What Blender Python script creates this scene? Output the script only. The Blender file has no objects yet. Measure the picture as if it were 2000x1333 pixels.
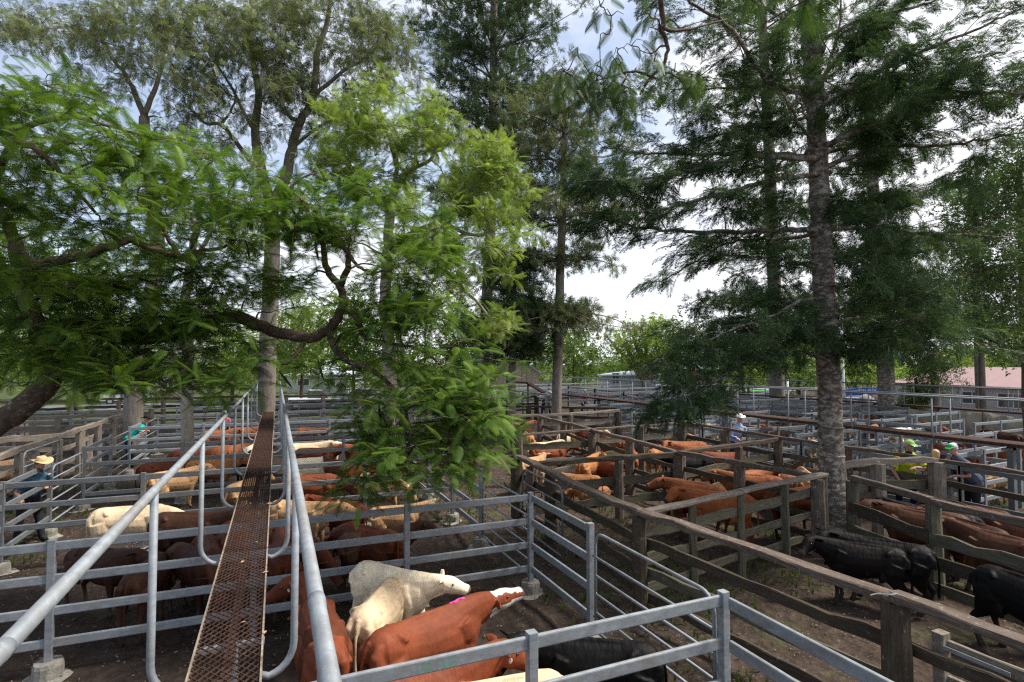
import bpy, bmesh, math, random
import numpy as np
from mathutils import Vector, Matrix, Euler
random.seed(7); rng = np.random.default_rng(11)
S = bpy.context.scene; COL = S.collection

# ------------------------------------------------------------------ camera
FPX = 1092.0; CX, CY = 1000.0, 666.5; EYE = 4.1
YAW = math.radians(22.8); PIT = math.atan(42/1092)
cd = bpy.data.cameras.new("camera"); cam = bpy.data.objects.new("camera", cd); COL.objects.link(cam)
cd.sensor_width = 36.0; cd.lens = FPX*36/2000; cd.clip_start = 0.05; cd.clip_end = 3000
cam.location = (0, 0, EYE); cam.rotation_euler = (math.radians(90)+PIT, 0, -YAW)
S.camera = cam

# ------------------------------------------------------------------ sky and sun
SUN_EL, SUN_AZ = 55.0, 108.0       # azimuth clockwise from +Y
W = bpy.data.worlds.new("World"); S.world = W; W.use_nodes = True
nt = W.node_tree; nt.nodes.clear()
def N(nt, typ, **kw):
    n = nt.nodes.new(typ)
    for k, v in kw.items(): setattr(n, k, v)
    return n
out = N(nt, 'ShaderNodeOutputWorld'); bg = N(nt, 'ShaderNodeBackground'); bg.inputs[1].default_value = 0.105
sky = N(nt, 'ShaderNodeTexSky'); sky.sky_type = 'NISHITA'; sky.sun_disc = False
sky.sun_elevation = math.radians(SUN_EL); sky.sun_rotation = math.radians(SUN_AZ); sky.air_density = 1.0; sky.dust_density = 1.5
tc = N(nt, 'ShaderNodeTexCoord'); mp = N(nt, 'ShaderNodeMapping'); mp.inputs['Scale'].default_value = (1, 1, 2.2)
mp.inputs['Location'].default_value = (0.35, 0.1, 0.2)
nz = N(nt, 'ShaderNodeTexNoise'); nz.inputs['Scale'].default_value = 1.7; nz.inputs['Detail'].default_value = 9; nz.inputs['Roughness'].default_value = 0.55
sep = N(nt, 'ShaderNodeSeparateXYZ'); ma = N(nt, 'ShaderNodeMath', operation='MULTIPLY_ADD'); ma.inputs[1].default_value = 0.30; 
rp = N(nt, 'ShaderNodeValToRGB'); rp.color_ramp.elements[0].position = 0.45; rp.color_ramp.elements[1].position = 0.60
rp.color_ramp.elements[0].color = (.24, .24, .24, 1)
mx = N(nt, 'ShaderNodeMix', data_type='RGBA'); mx.inputs[7].default_value = (5.6, 5.65, 5.95, 1)
L = nt.links.new
L(tc.outputs['Generated'], mp.inputs[0]); L(mp.outputs[0], nz.inputs[0]); L(tc.outputs['Generated'], sep.inputs[0])
L(sep.outputs[0], ma.inputs[0]); L(nz.outputs[0], ma.inputs[2]); L(ma.outputs[0], rp.inputs[0])
L(rp.outputs[0], mx.inputs[0]); L(sky.outputs[0], mx.inputs[6]); L(mx.outputs[2], bg.inputs[0]); L(bg.outputs[0], out.inputs[0])
sd = bpy.data.lights.new("sun", 'SUN'); sun = bpy.data.objects.new("sun", sd); COL.objects.link(sun)
sd.energy = 3.3; sd.angle = math.radians(11); sd.color = (1, .95, .87)
az = math.radians(SUN_AZ); el = math.radians(SUN_EL)
sdir = Vector((math.sin(az)*math.cos(el), math.cos(az)*math.cos(el), math.sin(el)))
sun.rotation_euler = (-sdir).to_track_quat('-Z', 'Y').to_euler(); sun.location = (20, 10, 40)
S.view_settings.view_transform = 'Standard'; S.view_settings.look = 'None'; S.view_settings.exposure = 1.05; S.view_settings.gamma = 1.0
S.cycles.use_denoising = False; S.cycles.use_adaptive_sampling = False; S.cycles.filter_width = 1.3; S.cycles.sample_clamp_indirect = 4.0; S.cycles.max_bounces = 6; S.cycles.transmission_bounces = 4; S.cycles.diffuse_bounces = 4

# ------------------------------------------------------------------ survey helpers (image measurement -> world point)
fw = np.array([math.sin(YAW)*math.cos(PIT), math.cos(YAW)*math.cos(PIT), math.sin(PIT)])
rt = np.array([math.cos(YAW), -math.sin(YAW), 0.0]); upv = np.cross(rt, fw); EYEP = np.array([0, 0, EYE])
def at(u, v, d): return EYEP + (fw + rt*(u-CX)/FPX - upv*(v-CY)/FPX)*d
def gp(u, v, z=0.0):
    r = fw + rt*(u-CX)/FPX - upv*(v-CY)/FPX
    return EYEP + r*(z-EYE)/r[2]

# ------------------------------------------------------------------ object helpers
def tagp(o, label=None, cat=None, group=None, kind=None):
    if label: o['label'] = label
    if cat: o['category'] = cat
    if group: o['group'] = group
    if kind: o['kind'] = kind
    return o
def thing(name, label, cat, loc=(0, 0, 0), rz=0, group=None):
    o = bpy.data.objects.new(name, None); COL.objects.link(o); o.empty_display_size = .2
    o.location = Vector(loc); o.rotation_euler = (0, 0, rz)
    return tagp(o, label, cat, group)
def mesh_from(name, verts, faces, mats, smooth=False, attr=None, fattr=None):
    me = bpy.data.meshes.new(name)
    me.from_pydata([tuple(map(float, v)) for v in verts], [], faces)
    for m in (mats if isinstance(mats, (list, tuple)) else [mats]): me.materials.append(m)
    if smooth: me.polygons.foreach_set('use_smooth', [True]*len(me.polygons))
    me.update(); return me
def link(name, me, parent=None, loc=None, rot=None):
    o = bpy.data.objects.new(name, me); COL.objects.link(o)
    if parent is not None: o.parent = parent
    if loc is not None: o.location = Vector(loc)
    if rot is not None: o.rotation_euler = rot
    return o
class MB:
    """collects plain shapes; build() links them as one mesh object"""
    def __init__(s): s.v = []; s.f = []
    def add(s, v, f):
        n = len(s.v); s.v += [tuple(map(float, p)) for p in v]; s.f += [tuple(i+n for i in q) for q in f]
    def box(s, a, b):
        (x0, y0, z0), (x1, y1, z1) = a, b
        s.add([(x0,y0,z0),(x1,y0,z0),(x1,y1,z0),(x0,y1,z0),(x0,y0,z1),(x1,y0,z1),(x1,y1,z1),(x0,y1,z1)],
              [(0,3,2,1),(4,5,6,7),(0,1,5,4),(1,2,6,5),(2,3,7,6),(3,0,4,7)])
    def loft(s, rings, cap=True, closed=True):
        n = len(rings[0]); v = [p for r in rings for p in r]; f = []
        for i in range(len(rings)-1):
            for j in range(n):
                k = (j+1) % n; f.append((i*n+j, i*n+k, (i+1)*n+k, (i+1)*n+j))
        if cap: f.append(tuple(range(n-1, -1, -1))); f.append(tuple((len(rings)-1)*n+j for j in range(n)))
        s.add(v, f)
    def tube(s, pts, r, n=8, cap=True):
        pts = [np.array(p, float) for p in pts]; m = len(pts)
        rr = r if isinstance(r, (list, tuple, np.ndarray)) else [r]*m
        rings = []; ref = None
        for i in range(m):
            t = pts[min(i+1, m-1)]-pts[max(i-1, 0)]; t /= (np.linalg.norm(t)+1e-9)
            if ref is None:
                ref = np.array([0, 0, 1.]) if abs(t[2]) < .9 else np.array([1., 0, 0])
            a = np.cross(t, ref); a /= (np.linalg.norm(a)+1e-9); b = np.cross(a, t); ref = b
            rings.append([pts[i]+rr[i]*(math.cos(q)*a+math.sin(q)*b) for q in [2*math.pi*k/n for k in range(n)]])
        s.loft(rings, cap)
    def build(s, name, mat, parent=None, smooth=False, loc=None, rot=None):
        return link(name, mesh_from(name, s.v, s.f, mat, smooth), parent, loc, rot)
def mb_recalc(me):
    bm = bmesh.new(); bm.from_mesh(me); bmesh.ops.recalc_face_normals(bm, faces=bm.faces); bm.to_mesh(me); bm.free()

# ------------------------------------------------------------------ materials
def newmat(name):
    m = bpy.data.materials.new(name); m.use_nodes = True; n = m.node_tree
    b = n.nodes['Principled BSDF']; return m, n, b
def noise_col(n, coord, scale, stops, detail=6, rough=.6, stretch=None, dist=0.0):
    mp = N(n, 'ShaderNodeMapping'); mp.inputs['Scale'].default_value = stretch or (1, 1, 1)
    nz = N(n, 'ShaderNodeTexNoise'); nz.inputs['Scale'].default_value = scale; nz.inputs['Detail'].default_value = detail; nz.inputs['Roughness'].default_value = rough; nz.inputs['Distortion'].default_value = dist
    rp = N(n, 'ShaderNodeValToRGB'); cr = rp.color_ramp
    while len(cr.elements) < len(stops): cr.elements.new(.5)
    for e, (p, c) in zip(cr.elements, stops): e.position = p; e.color = (*c, 1) if len(c) == 3 else c
    n.links.new(coord, mp.inputs[0]); n.links.new(mp.outputs[0], nz.inputs[0]); n.links.new(nz.outputs[0], rp.inputs[0])
    return rp.outputs[0], nz.outputs[0]
def mixc(n, fac, a, b, mode='MIX'):
    m = N(n, 'ShaderNodeMix', data_type='RGBA', blend_type=mode)
    for i, x in ((0, fac), (6, a), (7, b)):
        if hasattr(x, 'links') or hasattr(x, 'is_linked'): n.links.new(x, m.inputs[i])
        elif isinstance(x, (tuple, list)): m.inputs[i].default_value = (*x, 1) if len(x) == 3 else x
        else: m.inputs[i].default_value = x
    return m.outputs[2]
def bump(n, b, h, strength=.3, dist=.02):
    bp = N(n, 'ShaderNodeBump'); bp.inputs['Strength'].default_value = strength; bp.inputs['Distance'].default_value = dist
    n.links.new(h, bp.inputs['Height']); n.links.new(bp.outputs[0], b.inputs['Normal'])
def objc(n): return N(n, 'ShaderNodeTexCoord').outputs['Object']
def orand(n): return N(n, 'ShaderNodeObjectInfo').outputs['Random']
def geo_pos(n): return N(n, 'ShaderNodeNewGeometry').outputs['Position']

def mat_galv(name, tone, rough=.5, metal=.35, dirt=(.16, .13, .10)):
    m, n, b = newmat(name); c = geo_pos(n)
    t = tone
    c1, f1 = noise_col(n, c, 9, [(.3, tuple(x*.72 for x in t)), (.7, tuple(min(1, x*1.18) for x in t))], stretch=(1, 1, 2))
    c2, f2 = noise_col(n, c, 2.2, [(.50, (0, 0, 0)), (.72, (1, 1, 1))], detail=8)
    col = mixc(n, f2, c1, c1)
    mul = N(n, 'ShaderNodeMath', operation='MULTIPLY'); n.links.new(c2, mul.inputs[0]); mul.inputs[1].default_value = .55
    col = mixc(n, mul.outputs[0], c1, dirt); 
    c3, f3 = noise_col(n, c, 60, [(.62, (0, 0, 0)), (.68, (1, 1, 1))], detail=2)
    mul2 = N(n, 'ShaderNodeMath', operation='MULTIPLY'); n.links.new(c3, mul2.inputs[0]); mul2.inputs[1].default_value = .35
    col = mixc(n, mul2.outputs[0], col, tuple(min(1, x*1.6) for x in t))
    n.links.new(col, b.inputs['Base Color']); b.inputs['Metallic'].default_value = metal; b.inputs['Roughness'].default_value = rough
    c4, f4 = noise_col(n, c, 5.0, [(.60, (0, 0, 0)), (.66, (1, 1, 1))], detail=10, rough=.8, stretch=(1, 1, .5))
    m4 = N(n, 'ShaderNodeMath', operation='MULTIPLY'); n.links.new(c4, m4.inputs[0]); m4.inputs[1].default_value = .55
    col = mixc(n, m4.outputs[0], col, (.11, .075, .05)); n.links.new(col, b.inputs['Base Color'])
    bump(n, b, f1, .25, .006); return m
GALV = mat_galv('galvanised_steel', (.225, .245, .265), .6, .15)
GALV_D = mat_galv('shaded_steel', (.15, .16, .17), .6, .2)  # darker copy of the galvanised steel, shade on the rails put into its colour
GALV_L = mat_galv('bright_steel', (.235, .255, .27), .62, .12)
def mat_wood(name, dark, light, lichen=.35, moss=.25, mosscol=(.07, .08, .025)):
    m, n, b = newmat(name); c = objc(n)
    c1, f1 = noise_col(n, c, 5, [(.30, dark), (.55, tuple((x+y)/2 for x, y in zip(dark, light))), (.78, light)], detail=9, rough=.7, stretch=(.7, 9, 9), dist=.6)
    g = geo_pos(n)
    c2, f2 = noise_col(n, g, 11, [(.60-.08*lichen, (0, 0, 0)), (.70-.06*lichen, (1, 1, 1))], detail=8, rough=.75)
    lm = N(n, 'ShaderNodeMath', operation='MULTIPLY'); n.links.new(c2, lm.inputs[0]); lm.inputs[1].default_value = .75*min(1, lichen*2)
    col = mixc(n, lm.outputs[0], c1, (.36, .34, .31))
    c3, f3 = noise_col(n, g, 3.1, [(.48, (0, 0, 0)), (.66, (1, 1, 1))], detail=7, rough=.7)
    mm = N(n, 'ShaderNodeMath', operation='MULTIPLY'); n.links.new(c3, mm.inputs[0]); mm.inputs[1].default_value = moss
    col = mixc(n, mm.outputs[0], col, mosscol)
    n.links.new(col, b.inputs['Base Color']); b.inputs['Roughness'].default_value = .88; b.inputs['Specular IOR Level'].default_value = .2
    bump(n, b, f1, .7, .02); return m
WOOD = mat_wood('weathered_timber', (.048, .032, .024), (.235, .18, .145), .5, .15)
WOOD_D = mat_wood('dark_timber', (.028, .020, .014), (.12, .09, .068), .3, .4)
WOOD_M = mat_wood('mossy_timber', (.05, .045, .03), (.19, .17, .125), .30, .55, (.085, .085, .03))
WOOD_G = mat_wood('grey_timber', (.10, .08, .064), (.34, .29, .24), .55, .15)
def mat_simple(name, col, rough=.6, metal=0, spec=.4, var=.15, scale=6):
    m, n, b = newmat(name)
    c1, f1 = noise_col(n, geo_pos(n), scale, [(.3, tuple(x*(1-var) for x in col)), (.7, tuple(min(1, x*(1+var)) for x in col))])
    n.links.new(c1, b.inputs['Base Color']); b.inputs['Roughness'].default_value = rough; b.inputs['Metallic'].default_value = metal; b.inputs['Specular IOR Level'].default_value = spec
    return m
def mat_leaf(name, c0, c1, trans=.45, gloss=.12):
    m = bpy.data.materials.new(name); m.use_nodes = True; n = m.node_tree; n.nodes.clear()
    o = N(n, 'ShaderNodeOutputMaterial'); a = N(n, 'ShaderNodeAttribute', attribute_name='rnd')
    rp = N(n, 'ShaderNodeValToRGB'); rp.color_ramp.elements[0].color = (*c0, 1); rp.color_ramp.elements[1].color = (*c1, 1)
    n.links.new(a.outputs['Fac'], rp.inputs[0])
    d = N(n, 'ShaderNodeBsdfDiffuse'); t = N(n, 'ShaderNodeBsdfTranslucent'); mx = N(n, 'ShaderNodeMixShader'); mx.inputs[0].default_value = trans
    tcol = mixc(n, 1.0, rp.outputs[0], (1.12, 1.2, .7), 'MULTIPLY')
    n.links.new(rp.outputs[0], d.inputs[0]); n.links.new(tcol, t.inputs[0])
    g = N(n, 'ShaderNodeBsdfGlossy'); g.inputs['Roughness'].default_value = .45; g.inputs[0].default_value = (.8, .85, .8, 1)
    m2 = N(n, 'ShaderNodeMixShader'); m2.inputs[0].default_value = gloss*.5
    n.links.new(d.outputs[0], mx.inputs[1]); n.links.new(t.outputs[0], mx.inputs[2]); n.links.new(mx.outputs[0], m2.inputs[1]); n.links.new(g.outputs[0], m2.inputs[2])
    n.links.new(m2.outputs[0], o.inputs[0]); return m
def mat_bark(name, dark, light, patch=(.5, .48, .44), pamt=.3, scale=6, stretch=(1, 1, .35), pscale=5):
    m, n, b = newmat(name); c = geo_pos(n)
    c1, f1 = noise_col(n, c, scale, [(.3, dark), (.72, light)], detail=10, rough=.72, stretch=stretch, dist=.4)
    c2, f2 = noise_col(n, c, pscale, [(.56-.07*(pamt > .8), (0, 0, 0)), (.63-.07*(pamt > .8), (1, 1, 1))], detail=9, rough=.75, stretch=(1, 1, 1.8))
    mm = N(n, 'ShaderNodeMath', operation='MULTIPLY'); n.links.new(c2, mm.inputs[0]); mm.inputs[1].default_value = pamt
    col = mixc(n, mm.outputs[0], c1, patch)
    n.links.new(col, b.inputs['Base Color']); b.inputs['Roughness'].default_value = .9; b.inputs['Specular IOR Level'].default_value = .15
    bump(n, b, f1, .8, .03); return m
BARK_PINE = mat_bark('mottled_pine_bark', (.05, .038, .03), (.24, .195, .16), (.43, .385, .34), .81, 8, (1, 1, 1.7), 6)
BARK_GREY = mat_bark('grey_bark', (.12, .10, .085), (.30, .26, .225), (.3, .28, .25), .4, 9, (1.5, 1.5, .25))
BARK_DARK = mat_bark('dark_bark', (.04, .028, .02), (.18, .125, .09), (.38, .36, .33), .65, 8, (1, 1, 1), 7)
BARK_PALE = mat_bark('pale_bark', (.2, .17, .13), (.42, .37, .30), (.5, .48, .43), .4, 7)
CONC = mat_bark('mossy_concrete', (.14, .13, .11), (.34, .32, .28), (.14, .16, .07), .7, 9, (1, 1, 1), 4)

# ------------------------------------------------------------------ ground
def ground():
    m, n, b = newmat('dirt_ground'); c = geo_pos(n)
    base, f1 = noise_col(n, c, 3.0, [(.28, (.022, .015, .011)), (.52, (.058, .040, .030)), (.75, (.105, .078, .060))], detail=12, rough=.72)
    chips, f2 = noise_col(n, c, 26, [(.60, (0, 0, 0)), (.66, (1, 1, 1))], detail=4, rough=.6)
    ch = N(n, 'ShaderNodeMath', operation='MULTIPLY'); n.links.new(chips, ch.inputs[0]); ch.inputs[1].default_value = .5
    col = mixc(n, ch.outputs[0], base, (.22, .17, .13))
    gr, f3 = noise_col(n, c, .5, [(.55, (0, 0, 0)), (.68, (1, 1, 1))], detail=10, rough=.7)
    gcol, _ = noise_col(n, c, 14, [(.3, (.03, .045, .012)), (.7, (.10, .15, .035))], detail=8)
    gm = N(n, 'ShaderNodeMath', operation='MULTIPLY'); n.links.new(gr, gm.inputs[0]); gm.inputs[1].default_value = .55
    col = mixc(n, gm.outputs[0], col, gcol)
    # trodden ground of the steel pens, its colour darkened for the deep shade
    spm = N(n, 'ShaderNodeSeparateXYZ'); n.links.new(c, spm.inputs[0]); wm = N(n, 'ShaderNodeMath', operation='LESS_THAN'); wm.inputs[1].default_value = 4.1; n.links.new(spm.outputs[0], wm.inputs[0])
    wl = N(n, 'ShaderNodeMath', operation='MULTIPLY'); wl.inputs[1].default_value = .6; n.links.new(wm.outputs[0], wl.inputs[0])
    shaded_mud, _m = noise_col(n, c, 6, [(.3, (.014, .010, .008)), (.7, (.045, .032, .025))], detail=10)
    col = mixc(n, wl.outputs[0], col, shaded_mud)
    # grassed verge beyond the yards
    sp = N(n, 'ShaderNodeSeparateXYZ'); n.links.new(c, sp.inputs[0])
    mr = N(n, 'ShaderNodeMapRange'); mr.inputs[1].default_value = 42; mr.inputs[2].default_value = 46
    sh = N(n, 'ShaderNodeMapRange'); sh.inputs[1].default_value = 7; sh.inputs[2].default_value = 12; sh.inputs[4].default_value = 20; n.links.new(sp.outputs[0], sh.inputs[0])
    su = N(n, 'ShaderNodeMath', operation='SUBTRACT'); n.links.new(sp.outputs[1], su.inputs[0]); n.links.new(sh.outputs[0], su.inputs[1]); n.links.new(su.outputs[0], mr.inputs[0])
    fcol, _ = noise_col(n, c, .8, [(.3, (.03, .045, .015)), (.7, (.085, .105, .035))], detail=8)
    col = mixc(n, mr.outputs[0], col, fcol)
    n.links.new(col, b.inputs['Base Color']); b.inputs['Roughness'].default_value = .95; b.inputs['Specular IOR Level'].default_value = .15
    vo = N(n, 'ShaderNodeTexVoronoi'); vo.inputs['Scale'].default_value = 7; n.links.new(c, vo.inputs[0]); hm = N(n, 'ShaderNodeMath', operation='MULTIPLY_ADD'); hm.inputs[1].default_value = .9; n.links.new(vo.outputs['Distance'], hm.inputs[0]); n.links.new(f1, hm.inputs[2])
    bump(n, b, hm.outputs[0], .9, .07)
    xs = np.concatenate([np.linspace(-400, -14, 12), np.linspace(-12, 24, 181), np.linspace(26, 500, 14)])
    ys = np.concatenate([np.linspace(-60, -2, 8), np.linspace(0, 36, 181), np.linspace(40, 900, 16)])
    X, Y = np.meshgrid(xs, ys)
    Z = .025*np.sin(X*1.7+np.cos(Y*.9)*2)*np.cos(Y*1.3+X*.4)+.02*np.sin(X*4.1+1)*np.sin(Y*3.7)+rng.normal(0, .008, X.shape)-.03
    nx, ny = len(xs), len(ys)
    v = np.stack([X.ravel(), Y.ravel(), Z.ravel()], 1)
    f = [(j*nx+i, j*nx+i+1, (j+1)*nx+i+1, (j+1)*nx+i) for j in range(ny-1) for i in range(nx-1)]
    o = link('ground', mesh_from('ground', v, f, m, True)); tagp(o, kind='structure')
ground()
def road():
    m = mat_simple('asphalt', (.13, .13, .135), .9, var=.25, scale=12)
    b = MB(); p0 = at(-200, 0, 62); v = []
    b.add([(-60, 58, .03), (120, 58, .03), (120, 66, .03), (-60, 66, .03)], [(0, 1, 2, 3)])
    o = b.build('road', m); tagp(o, kind='structure')
road()
GRASS = mat_leaf('grass_blades', (.04, .065, .014), (.12, .17, .04), .3, .03)
DEBRIS = mat_simple('straw_and_chips', (.15, .115, .085), .9, var=.5, scale=9)
def inst_mesh(name, TV, TF, P, Mx, rnd, mat, parent=None, smooth=False):
    """stamp a small template (TV verts, TF quads/tris as arrays) at many placements"""
    K = len(P); nv = len(TV); 
    V = np.einsum('kij,nj->kni', Mx, TV)+P[:, None, :]
    V = V.reshape(-1, 3)
    me = bpy.data.meshes.new(name)
    TF = np.asarray(TF); nf, w = TF.shape
    Fi = (TF[None]+(np.arange(K)*nv)[:, None, None]).reshape(-1, w)
    me.vertices.add(len(V)); me.vertices.foreach_set('co', V.astype(np.float32).ravel())
    me.loops.add(Fi.size); me.loops.foreach_set('vertex_index', Fi.astype(np.int32).ravel())
    me.polygons.add(len(Fi)); me.polygons.foreach_set('loop_start', (np.arange(len(Fi))*w).astype(np.int32))
    me.update(calc_edges=True)
    a = me.attributes.new('rnd', 'FLOAT', 'FACE')
    a.data.foreach_set('value', np.repeat(rnd, nf).astype(np.float32))
    me.materials.append(mat)
    if smooth: me.polygons.foreach_set('use_smooth', np.ones(len(Fi), bool))
    return link(name, me, parent)
def frames(D, U, s):
    """rotation*scale matrices with local +x -> D, local +z ~ U"""
    D = D/np.linalg.norm(D, axis=1, keepdims=True)
    Y = np.cross(U, D); Y /= (np.linalg.norm(Y, axis=1, keepdims=True)+1e-9); Z = np.cross(D, Y)
    M = np.stack([D, Y, Z], axis=2)
    return M*np.asarray(s).reshape(-1, 1, 1)
def scatter_ground():
    # loose chips and straw
    n = 16000; P = np.stack([rng.uniform(-9, 18, n), rng.uniform(1.5, 24, n)**1.0, np.full(n, -.012)], 1)
    TV = np.array([(-.5, -.18, 0), (.5, -.14, 0), (.46, .16, .0), (-.5, .15, .0), (-.4, -.1, .3), (.4, -.1, .25), (.4, .1, .28), (-.4, .1, .3)]); 
    TF = [(4, 5, 6, 7), (0, 1, 5, 4), (1, 2, 6, 5), (2, 3, 7, 6), (3, 0, 4, 7)]
    D = rng.normal(0, 1, (n, 3)); D[:, 2] *= .15; U = rng.normal(0, .3, (n, 3)); U[:, 2] = 1
    o = inst_mesh('ground_litter', TV, TF, P, frames(D, U, rng.uniform(.012, .05, n)), rng.random(n), DEBRIS)
    tagp(o, 'loose straw, bark chips and clods scattered over the dirt', 'litter', kind='stuff')
    # grass tufts in patches
    cen = [gp(u, v) for u, v in [(1290, 1110), (1330, 1150), (1240, 1060), (1080, 1050), (1420, 1110), (1120, 1090), (1480, 1100), (1590, 940+60), (1100, 960+30), (1160, 1000), (1230, 1190), (1350, 1215), (1240, 1100), (1390, 1320), (1900, 1150), (1950, 1140), (880, 1010), (930, 1010), (60, 1000), (120, 960), (150, 1010), (230, 960), (1920, 980), (1980, 990), (1300, 940), (1210, 1030), (1150, 990), (30, 1100), (360, 900), (250, 890)]]
    P = []
    for c in cen:
        k = 30; P.append(c+np.stack([rng.normal(0, .42, k), rng.normal(0, .42, k), np.zeros(k)], 1))
    for X0 in (5.75, 4.5, -5.2, -6.6, 10.8): # along the fence lines
        k = 200; P.append(np.stack([rng.normal(X0, .22, k), rng.uniform(3, 30, k), np.zeros(k)], 1))
    for Y0, xa, xb in ((12.3, 6, 15), (7.7, 5.6, 11), (17.4, 6, 15), (29.9, -5, 5), (31.5, -20, 12), (33, -20, 12)):
        k = 150; P.append(np.stack([rng.uniform(xa, xb, k), rng.normal(Y0, .35, k), np.zeros(k)], 1))
    P = np.concatenate(P); n = len(P)
    v = []; f = []
    for i in range(11):
        a = i*2.4; r = .25+.5*random.random(); h = .7+.5*random.random(); c, s = math.cos(a), math.sin(a)
        k = len(v); v += [(c*.05-s*.03, s*.05+c*.03, 0), (c*.05+s*.03, s*.05-c*.03, 0), (c*r*.5+s*.02, s*r*.5-c*.02, h*.7), (c*r*.5-s*.02, s*r*.5+c*.02, h*.7)]; f.append((k, k+1, k+2, k+3))
        k = len(v); v += [(c*r*.5+s*.02, s*r*.5-c*.02, h*.7), (c*r*.5-s*.02, s*r*.5+c*.02, h*.7), (c*r-s*.004, s*r+c*.004, h*.85), (c*r+s*.004, s*r-c*.004, h*.85)]; f.append((k, k+1, k+2, k+3))
    D = rng.normal(0, 1, (n, 3)); D[:, 2] = 0; U = np.tile([0, 0, 1.], (n, 1))
    o = inst_mesh('grass_tufts', np.array(v), f, P, frames(D, U, rng.uniform(.06, .2, n)), rng.random(n), GRASS)
    tagp(o, 'weedy grass tufts along the fence lines and in the dirt lanes', 'grass', kind='stuff')
scatter_ground()

# ------------------------------------------------------------------ bars, posts, fences
_sec = {}
def rrect(w, h, r, k=3):
    pts = []
    for cx, cy, a0 in ((w/2-r, h/2-r, 0), (-w/2+r, h/2-r, 90), (-w/2+r, -h/2+r, 180), (w/2-r, -h/2+r, 270)):
        for i in range(k): a = math.radians(a0+90*i/(k-1)); pts.append((cx+r*math.cos(a), cy+r*math.sin(a)))
    return pts
def bar(name, p, q, w, h, mat, parent, r=.012, rough=0.0, roll=0.0, seg=None):
    """one straight member from p to q (world), width w across, height h; local x runs along it"""
    p = np.array(p, float); q = np.array(q, float); d = q-p; Ln = np.linalg.norm(d)
    sec = rrect(w, h, min(r, w*.45, h*.45), 3)
    ns = seg or (max(2, int(Ln/.35)+1) if rough else 2)
    rings = []
    ph = random.random()*10
    for i in range(ns):
        x = Ln*i/(ns-1); k = rough
        oy = k*w*math.sin(x*1.3+ph)*.14; oz = k*h*(math.sin(x*.9+ph*2)*.12+random.uniform(-.1, .1)); sw = 1+k*random.uniform(-.16, .16); sh = 1+k*random.uniform(-.2, .12)
        rings.append([(x, oy+a*sw+k*random.uniform(-.006, .006), oz+b*sh+k*random.uniform(-.008, .008)) for a, b in sec])
    b = MB(); b.loft(rings); me = mesh_from(name, b.v, b.f, mat, False)
    X = Vector(d).normalized(); 
    if abs(X.z) > .95: Z = Vector((0, 1, 0))
    else: Z = Vector((0, 0, 1))
    Y = Z.cross(X).normalized(); Z = X.cross(Y)
    R = Matrix((X, Y, Z)).transposed()
    if roll: R = R @ Matrix.Rotation(roll, 3, 'X')
    o = link(name, me, parent)
    pw = Matrix.Identity(4) if parent is None else (Matrix.Translation(parent.location) @ Euler(parent.rotation_euler).to_matrix().to_4x4())
    M = pw.inverted() @ (Matrix.Translation(Vector(p)) @ R.to_4x4()); o.location = M.to_translation(); o.rotation_euler = M.to_euler()
    return o
def footing(parent_post, mat, r=.17, h=.22):
    b = MB(); rings = []
    for z, k in ((-.75*h, 1.02), (.0, 1.03), (h*.8, 1), (h, .93), (h*1.02, .6)):
        rings.append([(r*k*math.cos(a)+random.uniform(-.006, .006), r*k*math.sin(a)+random.uniform(-.006, .006), z) for a in [2*math.pi*i/14 for i in range(14)]])
    b.loft(rings)
    rings = []
    for z, k in ((-.1, 1.9), (.012, 1.75), (.03, 1.3), (.045, .9)):
        rings.append([((r*k+random.uniform(-.04, .04))*math.cos(a), (r*k+random.uniform(-.04, .04))*math.sin(a), z+random.uniform(-.008, .008)) for a in [2*math.pi*i/18 for i in range(18)]])
    b.loft(rings)
    # local frame of the post has x up: convert
    v = [(z, x, y) for x, y, z in b.v]
    return link('concrete_footing', mesh_from('concrete_footing', v, b.f, mat), parent_post)
def steel_fence(label, p0, p1, posts=(0, .5, 1), top=1.72, rails=(1.66, 1.235, .815, .40), mat=None, pw=.09, rh=.12, foot=True, cat='steel fence', group='galvanised steel pen fences', gap=0.0, ptop=None):
    mat = mat or GALV; p0 = np.array([*p0, 0.]); p1 = np.array([*p1, 0.])
    t = thing('steel_fence', label, cat, p0, 0, group); d = (p1-p0)
    def post_at(f):
        p = p0+d*f
        po = bar('post', p+[0, 0, -.05], p+[0, 0, ptop or top+.03], pw, pw, mat, t, r=.008)
        if foot: footing(po, CONC)
    for f in posts: post_at(f)
    ps = sorted(posts); u = d/np.linalg.norm(d)
    if len(ps) < 2: ps = [0, 1]
    ends = ps if len(posts) >= 2 else [0, 1]
    if ends[0] > 0: ends = [0]+ends
    if ends[-1] < 1: ends = ends+[1]
    for z in rails:
        for a, b in zip(ends[:-1], ends[1:]):
            bar('rail', p0+d*a+u*pw*.5+[0, 0, z], p0+d*b-u*pw*.5+[0, 0, z], .045, rh, mat, t, r=.014)
    return t
def arc_pts(c, r, a0, a1, e1, e2, k=6): return [c+r*(math.cos(a)*e1+math.sin(a)*e2) for a in np.linspace(a0, a1, k)]
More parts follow.
